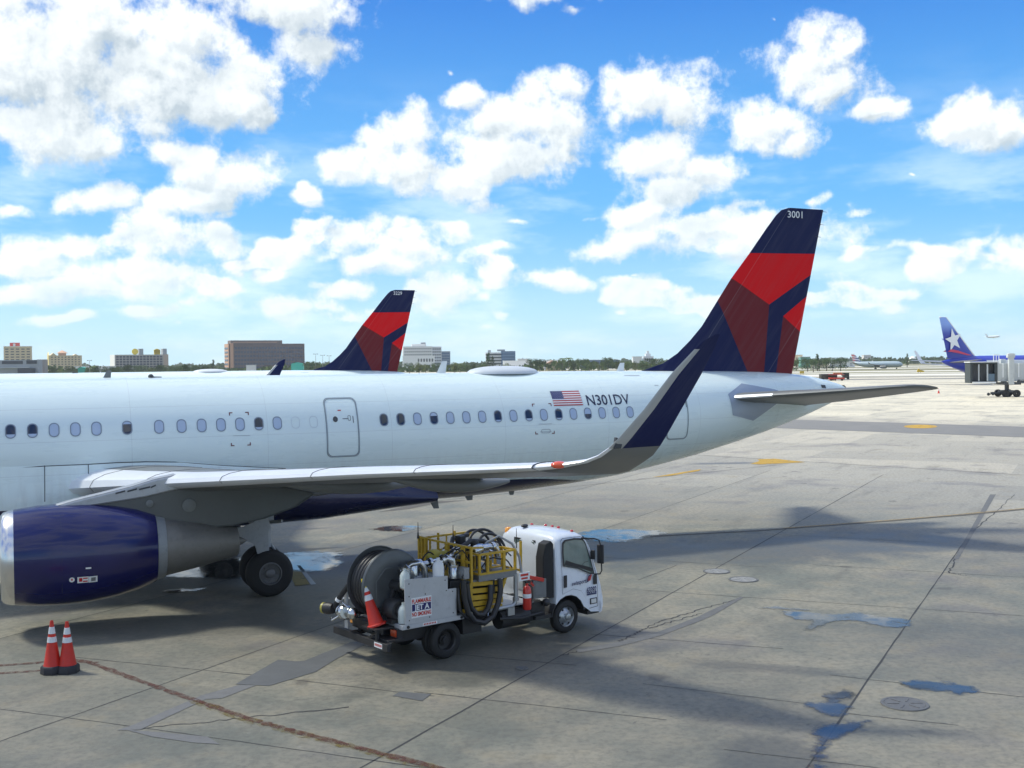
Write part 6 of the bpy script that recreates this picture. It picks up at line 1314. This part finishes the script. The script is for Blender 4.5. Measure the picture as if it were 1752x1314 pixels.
# A hotel with red sign
t, W, D, H_ = bld('hotel_tower', 'cream hotel tower with a red rooftop sign box, at the far left', -8, 6.5, 46, 593, 1000, R(22), cream)
fac_windows(t, (.5, W - .5, 3, H_ - 1), 5, 9, W, D, 'front', dwin, .62, .38); fac_windows(t, (2, D - 2, 3, H_ - 1), 3, 9, W, D, 'side', dwin, .4, .4)
T('rooftop_sign', reds, lambda b: (b.box(W * .22, W * .58, 2, 5, H_ + .1, H_ + 3.6),), t); T('sign_mark', whitew, lambda b: b.box(W * .34, W * .42, 1.9, 2.0, H_ + .6, H_ + 2.8), t)
T('parapet', whitew, lambda b: b.box(-.3, W + .3, -.3, D + .3, H_, H_ + .5), t)
# B hotel with gables
t, W, D, H_ = bld('gabled_hotel', 'cream hotel with a small domed cupola and bright yellow end wall', 68, 84, 130, 608, 960, R(26), cream)
fac_windows(t, (1, W - 1, 2, H_ - .5), 9, 7, W, D, 'front', dwin, .45, .42)
T('end_wall', creamd, lambda b: b.box(-.4, -.05, 0, D, 0, H_ + .2), t)
T('gable', cream, lambda b: (b.prism([(1, H_), (6, H_), (3.5, H_ + 2.2)], -.2, D), b.prism([(W - 7, H_), (W - 3, H_), (W - 5, H_ + 1.2)], -.2, D)), t)
T('cupola', tanw, lambda b: (b.box(W * .3, W * .52, -.3, 8, H_, H_ + 2.0), b.loft([[(W * .41 + sx_ * k, 4 + sy_ * k, z) for sx_, sy_ in ((-1, -1), (1, -1), (1, 1), (-1, 1))] for z, k in ((H_ + 2, 4.2), (H_ + 3.2, 2.6), (H_ + 4.4, .4))])), t)
T('end_gable', creamd, lambda b: b.prism([(0, H_ + .2), (D, H_ + .2), (D * .5, H_ + 3.0)], -.4, .2, plane='YZ'), t)
# C hotel with dark glass front and yellow roof discs
t, W, D, H_ = bld('dark_front_hotel', 'hotel with white end wall, dark glazed front and yellow rooftop discs', 176, 197, 271.5, 606.5, 940, R(30), mat('pale_frame_wall', (.40, .38, .34), .8))
T('end_wall', whitew, lambda b: b.box(-.4, -.05, 0, D, 0, H_), t)
fac_windows(t, (.5, W * .90, 1, H_ - .8), 14, 7, W, D, 'front', mat('dark_blue_window', (.04, .05, .08), .3), .80, .74)
fac_windows(t, (D * .72, D - .3, 2, H_ - 1), 1, 7, W, D, 'side', dwin, .6, .7)
T('roof_disc', mat('sign_yellow', (.82, .62, .05), .5), lambda b: (b.lathe((W * .38, 2, H_ + 2.5), (0, -1, 0), [(0, .01), (0, 2.6), (.8, 2.6), (.8, .01)], 24)), t)
T('roof_disc', MATS['sign_yellow'], lambda b: (b.lathe((W * .80, 2, H_ + 2.4), (0, -1, 0), [(0, .01), (0, 2.6), (.8, 2.6), (.8, .01)], 24), b.box(W * .74, W * .86, 1.2, 2, H_, H_ + 4.2)), t)
for k in (.50, .95): T('lift_housing', greyw, lambda b: b.box(W * k - 1.8, W * k + 1.6, 1, 8, H_, H_ + 5), t)
T('corner_pier', mat('pinkish_wall', (.42, .33, .27), .8), lambda b: b.box(W * .92, W + .3, -.5, 2, 0, H_ + .1), t)
# long low white building between the hotels
t, W, D, H_ = bld('low_warehouse', 'long low white building between the two hotels on the left', 122, 126, 184, 626.5, 900, R(5), whitew); fac_windows(t, (1, W - 1, .5, H_ - 1), 12, 1, W, D, 'front', greyw, .6, .4)
# grey structures nearby at the left edge
t, W, D, H_ = bld('grey_terminal_building', 'grey flat-roofed block with dark glass bands just beyond the airliner roof, far left', -14, -12, 61, 616, 620, R(4), greyw)
T('glass_band', dgw, lambda b: b.box(W * .20, W * .66, -.2, 0, H_ - 2.2, H_ - .5), t); T('glass_band', dgw, lambda b: b.box(W * .74, W * .97, -.2, 0, H_ - 2.2, H_ - .2), t); T('roof_slab', mat('pale_slab', (.45, .5, .53), .7), lambda b: b.box(-1, W * .82, -1.5, -.2, H_ - 4.4, H_ - 4.0), t)
T('annexe', dgw, lambda b: b.box(W * .56, W * .94, -1.4, -.2, 0, H_ - 4.6), t)
t, W, D, H_ = bld('grey_block', 'plain grey block left of the cream gabled hotel', 62, 63, 75, 615, 640, R(4), mat('warm_grey_wall', (.30, .28, .27), .8))
# D brown office block
t, W, D, H_ = bld('office_block', 'large brown office block with ribbon windows and a tan end wall', 376, 392, 508, 587.5, 1050, R(24), brownw)
T('end_wall', tanw, lambda b: b.box(-.5, -.05, 0, D, 0, H_), t)
for k in range(7):
    z = H_ - 4.2 - k * 3.75
    T('window_band', mat('office_glass', (.03, .05, .10), .25, var=.35, scale=.15), lambda b: b.box(W * .07, W - 1, -.25, .1, z - 1.15, z + 1.15), t); T('window_band', MATS['office_glass'], lambda b: b.box(-.75, -.4, 2, D - 2, z - .8, z + .8), t)
for i in range(24): T('mullion', brownw, lambda b: b.box(W * .07 + i * W * .0395 - .3, W * .07 + i * W * .0395 + .3, -.4, -.2, 1, H_ - 1.5), t)
T('stair_tower', tanw, lambda b: b.box(W * .015, W * .055, -1.2, .2, 0, H_ + .6), t); T('roof_plant', mat('plant_brown', (.17, .13, .115), .8), lambda b: b.box(W * .03, W * .71, 3, D - 3, H_, H_ + 3.2), t); T('roof_plant', tanw, lambda b: b.box(W * .06, W * .64, 2.4, D - 3, H_ + 1.0, H_ + 1.6), t)
# E white complex right of the second tail
t, W, D, H_ = bld('white_hospital', 'white block with a grid of small windows beside the farther red and navy tail', 686, 690, 738, 592.5, 1150, R(8), whitew)
fac_windows(t, (1, W - 1, 2, H_ - 1), 13, 7, W, D, 'front', dwin, .5, .42); T('roof_plant', whitew, lambda b: (b.box(W * .3, W * .8, 4, 12, H_, H_ + 2.4),), t); T('roof_plant', greyw, lambda b: b.box(W * .62, W * .78, 4, 10, H_ + 2.4, H_ + 4), t)
t, W, D, H_ = bld('white_annexe', 'narrower white block joined to the right of the gridded white block', 738, 739, 755, 593, 1160, R(8), mat('offwhite_wall', (.60, .62, .64), .8)); fac_windows(t, (.5, W - .5, 2, H_ - 1), 4, 7, W, D, 'front', dwin, .7, .4)
t, W, D, H_ = bld('blue_grey_block', 'blue grey office block at the right end of the white complex', 754, 755, 770, 601, 1200, R(5), mat('slate_wall', (.17, .22, .28), .7)); fac_windows(t, (.5, W - .5, 2, H_ - 1), 1, 6, W, D, 'front', bluew, .95, .5)
t, W, D, H_ = bld('low_white_wing', 'low white wing in front of the gridded white block', 688, 689, 742, 608.5, 1080, R(6), mat('bright_wall', (.78, .78, .76), .8)); fac_windows(t, (W * .45, W - 1, 1, H_ - 1.5), 6, 2, W, D, 'front', dwin, .55, .5)
# F banded and blue glass block
t, W, D, H_ = bld('glass_office', 'office block, left half white bands and right half blue glass', 830, 831, 857, 603, 1150, R(3), whitew)
for k in range(5): T('window_band', dwin, lambda b: b.box(.2, W, -.3, .1, H_ - 3.0 - k * 3.1, H_ - 1.4 - k * 3.1), t)
T('glass_wing', bluew, lambda b: b.box(W, W + 14.5, -1, 14, 0, H_ + 1.2), t)
for k in range(6): T('glass_band', mat('paler_blue', (.14, .24, .38), .3), lambda b: b.box(W + .2, W + 14.3, -1.2, -1, H_ - .4 - k * 3.1, H_ - .1 - k * 3.1), t)
T('roof_plant', greyw, lambda b: b.box(W - 4, W + 4, 2, 8, H_ + 1.2, H_ + 3.0), t); T('roof_plant', greyw, lambda b: b.box(2.5, 5.5, 2, 6, H_, H_ + 2.4), t)
for nm, lb, u0, u1, vt, Y, mm, mw in [('low_white_hall', 'low white hall right of the blue glass block', 861, 904, 617.5, 1000, whitew, 0), ('pale_roof_unit', 'small pale box on the skyline above the low white hall', 886, 903, 614.2, 1010, mat('ivory_wall', (.66, .64, .58), .8), 0),
   ('white_shed', 'white shed with a dark opening among the trees', 930, 968, 617, 1000, whitew, 3), ('cream_gable_house', 'cream gabled shed beside the palm trees', 936, 958, 621.5, 860, cream, 0),
   ('blue_strip_building', 'long blue banded building low among the trees', 994, 1056, 616, 1050, mat('blue_strip_wall', (.10, .17, .28), .6), 5), ('white_church_hall', 'white hall beside the small white tower', 1083, 1098, 610.5, 1100, whitew, 0),
   ('white_tower_building', 'small white stepped tower building on the skyline left of the tail', 1101, 1118, 609.5, 1100, mat('cool_white_wall', (.64, .66, .68), .8), 2), ('low_white_store', 'low white store just left of the swept tail root', 1118, 1128, 614.5, 1100, whitew, 0)]:
    t, W, D, H_ = bld(nm, lb, u0 - 1, u0, u1, vt, Y, R(3), mm)
    if mw: fac_windows(t, (.5, W - .5, 1.5, H_ - .8), mw * 2, 2, W, D, 'front', dwin, .7, .5)
    if nm == 'white_tower_building': T('stepped_top', mm, lambda b: (b.box(W * .25, W * .75, 2, 7, H_, H_ + 2.6), b.box(W * .4, W * .6, 3, 6, H_ + 2.6, H_ + 5.2)), t)
    elif nm == 'cream_gable_house': T('roof', tanw, lambda b: b.prism([(-.5, H_), (W + .5, H_), (W * .4, H_ + 2.4)], -.5, 8), t)
    else: T('roof', mat('pale_roof', (.58, .60, .60), .7), lambda b: b.box(-.3, W + .3, -.4, D + .3, H_, H_ + .35), t)
for lb, u0, u1, vt, Y in (('teal canopy left of the dark fronted hotel', 133, 145, 630.5, 700), ('teal canopy beside the brown office block', 498, 518, 622.5, 760)):
    t, W, D, H_ = bld('teal_canopy', lb, u0 - 1, u0, u1, vt, Y, R(6), tealw); T('roof', tealw, lambda b: b.prism([(-.3, H_), (W + .3, H_), (W * .5, H_ + 1.0)], -.3, D), t)
t, W, D, H_ = bld('small_white_unit', 'small white box in front of the brown office block', 420, 421, 435, 625, 700, R(4), whitew); T('roof', MATS['pale_roof'], lambda b: b.box(-.2, W + .2, -.2, D, H_, H_ + .3), t)
for nm, lb, u0, u1, vt, Y, mm in [('green_glass_terminal', 'green glazed building just right of the tail', 1370, 1386, 611, 900, mat('green_glass', (.10, .28, .22), .4, var=.3, scale=.2)), ('cream_flat_block', 'cream block above the green glazed building', 1360, 1373, 607.5, 1000, cream), ('white_long_shed', 'long low white shed right of the dark trees', 1420, 1462, 618.5, 900, whitew),
     ('distant_white_tower', 'pale tower block far off above the striped tail airliner', 1478, 1490, 607.5, 1800, mat('pale_far_wall', (.60, .58, .55), .8)), ('distant_dome_building', 'pale low dome building far off near the right', 1556, 1571, 616, 1700, whitew)]:
    t, W, D, H_ = bld(nm, lb, u0 - 1, u0, u1, vt, Y, R(3), mm); fac_windows(t, (.5, W - .5, 1, H_ - .8), 4, 2, W, D, 'front', dwin, .4, .4)
    T('roof', MATS['pale_roof'], lambda b: b.box(-.3, W + .3, -.4, D + .3, H_, H_ + .35), t)
    if nm == 'distant_dome_building': T('dome', whitew, lambda b: b.ball((W / 2, D / 2, H_ + .2), W * .4, 16, 8), t)
# lamp posts
for i, (u, v, lb) in enumerate([(540, 606, 'tall'), (552, 608, 'thin'), (563, 609, 'third'), (590, 607, 'x'), (153, 617, 'x')]):
    p = AT(u, v, 520); t = thing('lamp_post', ['thin lamp post nearest the brown office block', 'thin lamp post second right of the brown office block', 'thin lamp post third right of the brown office block', 'thin lamp post nearest the farther red and navy tail', 'thin lamp post beside the teal canopy on the left'][i], 'lamp post', (p.x, 520, 0), group='lamp posts behind the airliner roof')
    T('pole', GREY, lambda b: b.tube([(0, 0, 0), (0, 0, p.z)], [.14, .07], 8), t); T('lamp_head', BLACK, lambda b: (b.box(-1.0, 1.0, -.08, .08, p.z, p.z + .12), b.box(-1.1, -.6, -.2, .2, p.z - .05, p.z + .2), b.box(.6, 1.1, -.2, .2, p.z - .05, p.z + .2)), t)

# ------------------------------------------------------------------ trees
def leaf_mat(name, a, b_):
    m = bpy.data.materials.new(name); m.use_nodes = True; t = m.node_tree; b = t.nodes['Principled BSDF']
    P = N(t, 'ShaderNodeNewGeometry').outputs['Position']
    n_ = N(t, 'ShaderNodeTexNoise', ins={'Vector': P, 'Scale': .35, 'Detail': 5.0, 'Roughness': .7}).outputs[0]
    t.links.new(MIXC(t, SS(t, n_, .35, .65), a, b_), b.inputs['Base Color']); b.inputs['Roughness'].default_value = .8; b.inputs['Specular IOR Level'].default_value = .15; return m
LF = [leaf_mat('leaf_deep_green', (.028, .055, .020), (.065, .105, .032)), leaf_mat('leaf_mid_green', (.045, .085, .022), (.105, .145, .04)), leaf_mat('leaf_olive', (.07, .10, .03), (.15, .17, .05))]
bark = mat('bark', (.10, .08, .06), .9, var=.3, scale=2)
def leaves(mb, c, rx, ry, rz, n, s_, rd):
    for _ in range(n):
        while True:
            p = Vector((rd.uniform(-1, 1), rd.uniform(-1, 1), rd.uniform(-1, 1)))
            if .25 < p.length < 1: break
        p = Vector((c[0] + p.x * rx, c[1] + p.y * ry, c[2] + p.z * rz)); a = Vector((rd.gauss(0, 1), rd.gauss(0, 1), rd.gauss(0, 1))).normalized(); b = a.orthogonal().normalized(); k = s_ * rd.uniform(.6, 1.4)
        mb.add([p + a * k, p + b * k * .6, p - a * k, p - b * k * .6], [(0, 1, 2, 3)])
def tree(kind, seed, h, m):
    rd = random.Random(seed); t = thing('tree', 'x', 'tree', (0, 0, 0)); k0 = h * .38
    T('trunk', bark, lambda b: (b.tube([(0, 0, 0), (.1, 0, h * .3), (0, .1, h * .6)], [h * .03, h * .022, h * .01], 8), b.tube([(.05, 0, h * .28), (h * .18, 0, h * .55)], [h * .014, h * .006], 6), b.tube([(.05, 0, h * .26), (-h * .16, h * .05, h * .55)], [h * .014, h * .006], 6)), t, smooth=50)
    mb = MB()
    if kind == 'round':
        for _ in range(15):
            a = rd.uniform(0, 6.28); r_ = rd.uniform(0, h * .42); z = h * rd.uniform(.16, .82)
            leaves(mb, (r_ * math.cos(a), r_ * math.sin(a), z), h * .2, h * .2, h * .14, 70, h * .030, rd)
    elif kind == 'tall':
        for k in range(12):
            z = h * (.22 + .065 * k); rr = h * .20 * (1.1 - k / 13) * rd.uniform(.6, 1.2); a = rd.uniform(0, 6.28)
            leaves(mb, (rr * .5 * math.cos(a), rr * .5 * math.sin(a), z), rr, rr, h * .06, 60, h * .022, rd)
    elif kind == 'palm':
        for k in range(16):
            a = k * 2 * PI / 16 + rd.uniform(-.1, .1); dr = rd.uniform(.5, 1.1); L_ = h * .30
            pts = [Vector((math.cos(a) * L_ * f, math.sin(a) * L_ * f, h * .9 + L_ * (.35 * f - dr * f * f))) for f in (0, .25, .5, .75, 1)]
            for q1, q2 in zip(pts[:-1], pts[1:]):
                w_ = Vector((-math.sin(a), math.cos(a), 0)) * h * .028; mb.add([q1 + w_, q2 + w_ * .8, q2 - w_ * .8 - Vector((0, 0, h * .02)), q1 - w_ - Vector((0, 0, h * .02))], [(0, 1, 2, 3)])
        t.children[0].data.transform(Matrix.Diagonal((.6, .6, 1.5, 1)))
    mb.build('crown', m, t, smooth=0, keepn=True); return t
rdT = random.Random(11)
protos = {'round0': tree('round', 1, 8.5, LF[0]), 'round1': tree('round', 2, 8.0, LF[1]), 'round2': tree('round', 5, 7.5, LF[2]), 'tall': tree('tall', 3, 13, LF[0]), 'palm': tree('palm', 4, 10, LF[1])}
used = set()
def put_tree(kind, u, Y, s_, label, group=None):
    src = protos[kind]; t = src if kind not in used else copy_tree(src); used.add(kind)
    p = AT(u, 620, Y); t.location = (p.x, Y, 0); t.scale = (s_ * rdT.uniform(1.0, 1.3), s_, s_ * rdT.uniform(.9, 1.08)); t.rotation_euler = (0, 0, rdT.uniform(0, 6))
    t['label'] = label
    if group: t['group'] = group
put_tree('tall', 835, 640, .95, 'tall dark feathery pine left of the blue glass office block'); put_tree('tall', 843, 650, .8, 'smaller dark pine touching the blue glass office block')
put_tree('tall', 365, 640, .78, 'dark tall tree with thin crown left of the brown office block'); put_tree('tall', 1399, 600, .80, 'dark pine in the clump of trees right of the tail')
put_tree('tall', 1552, 800, .75, 'lone dark tree by the distant dome building')
put_tree('palm', 962, 700, .9, 'palm tree beside the cream gabled shed', 'palm trees by the shed'); put_tree('palm', 973, 720, 1.0, 'taller palm right of the cream gabled shed', 'palm trees by the shed'); put_tree('palm', 157, 620, .75, 'palm tree next to the teal canopy on the left')
colr = {'round0': 'dark green', 'round1': 'mid green', 'round2': 'olive green'}
ORD = ['first', 'second', 'third', 'fourth', 'fifth', 'sixth', 'seventh', 'eighth', 'ninth', 'tenth', 'eleventh', 'twelfth']
places = [(0, 132, 'below the gabled hotel'), (132, 180, 'between the gabled and dark fronted hotels'), (180, 276, 'below the dark fronted hotel'), (276, 380, 'left of the brown office block'),
          (518, 600, 'between the brown office block and the farther tail'), (600, 775, 'below the gridded white block'), (775, 830, 'left of the blue glass office'), (830, 935, 'right of the blue glass office'),
          (935, 1080, 'before the long blue banded building'), (1080, 1140, 'below the white stepped tower'), (1330, 1374, 'just behind the tail trailing edge'), (1374, 1500, 'in the clump right of the tail')]
cnts = {}
def row_tree(u, kinds, Ya, Yb, sa, sb, grp):
    k = rdT.choice(kinds); pl_ = [p for p in places if p[0] <= u < p[1]][0][2]; n_ = cnts.get((k, pl_), 0); cnts[(k, pl_)] = n_ + 1
    put_tree(k, u + rdT.uniform(-3, 3), rdT.uniform(Ya, Yb), rdT.uniform(sa, sb), ORD[n_] + ' ' + colr[k] + ' tree from the left ' + pl_, grp)
for u in [62,76,90,104,118,150,166,184,196,208,220,232,244,256,270,286,302,318,334,350,528,540,553,566,580,592,700,716,730,746,776,788,800,812,824,868,910,924,982,996,1010,1024,1040,1056,1070,1084,1098,1112,1124]:
    row_tree(u, ['round0', 'round0', 'round1', 'round2'] if u < 770 or u > 830 else ['round2', 'round1'], 640, 760, .82, 1.12, 'row of trees behind the airliner roof')
for u in (1384, 1392, 1404, 1412, 1422, 1436): row_tree(u, ['round0'], 560, 620, .72, .95, 'clump of trees right of the tail')
for u in (1340, 1352, 1364): row_tree(u, ['round1'], 640, 650, .9, .95, 'clump of trees right of the tail')
# the continuous belt of far woodland reads as one mass
mb = MB(); rd = random.Random(5)
for Y, h, s_, nn in ((860, 7.5, 1.3, 2600), (1400, 9, 2.2, 1800), (2300, 11, 3.2, 1800)):
    x0_, x1_ = AT(-60, 620, Y).x, AT(1820, 620, Y).x
    for _ in range(nn):
        x = rd.uniform(x0_, x1_)
        if Y < 1000 and x > AT(1150, 620, Y).x and x < AT(1752, 620, Y).x: continue
        hh = h * (.6 + .4 * math.sin(x * .045 + Y) * math.sin(x * .017 + 1)); z = rd.uniform(0, 1) ** .7 * max(3, hh); a = Vector((rd.gauss(0, 1), rd.gauss(0, .3), rd.gauss(0, 1))).normalized(); b = Vector((-a.z, .3, a.x)).normalized(); p = Vector((x, Y + rd.uniform(-12, 12), z)); k = s_ * rd.uniform(.6, 1.5)
        mb.add([p + a * k * 1.4, p + b * k, p - a * k * 1.4, p - b * k], [(0, 1, 2, 3)])
o = mb.build('woodland', LF[1], None, smooth=0, keepn=True); o['kind'] = 'stuff'; o['label'] = 'dark green belt of far woodland along the horizon'; o['category'] = 'woodland'

# ------------------------------------------------------------------ humid air
def haze():
    m = bpy.data.materials.new('haze_air'); m.use_nodes = True; t = m.node_tree; t.nodes.clear()
    v = N(t, 'ShaderNodeVolumePrincipled', ins={'Color': (.88, .94, 1, 1), 'Density': .00011, 'Anisotropy': .2}); o_ = N(t, 'ShaderNodeOutputMaterial'); t.links.new(v.outputs[0], o_.inputs['Volume'])
    mb = MB(); mb.box(-3000, 3000, -400, 4500, -1, 90); o = mb.build('haze', m, None, smooth=0); o['kind'] = 'stuff'; o['label'] = 'thin pale humid haze over the airport'
haze()
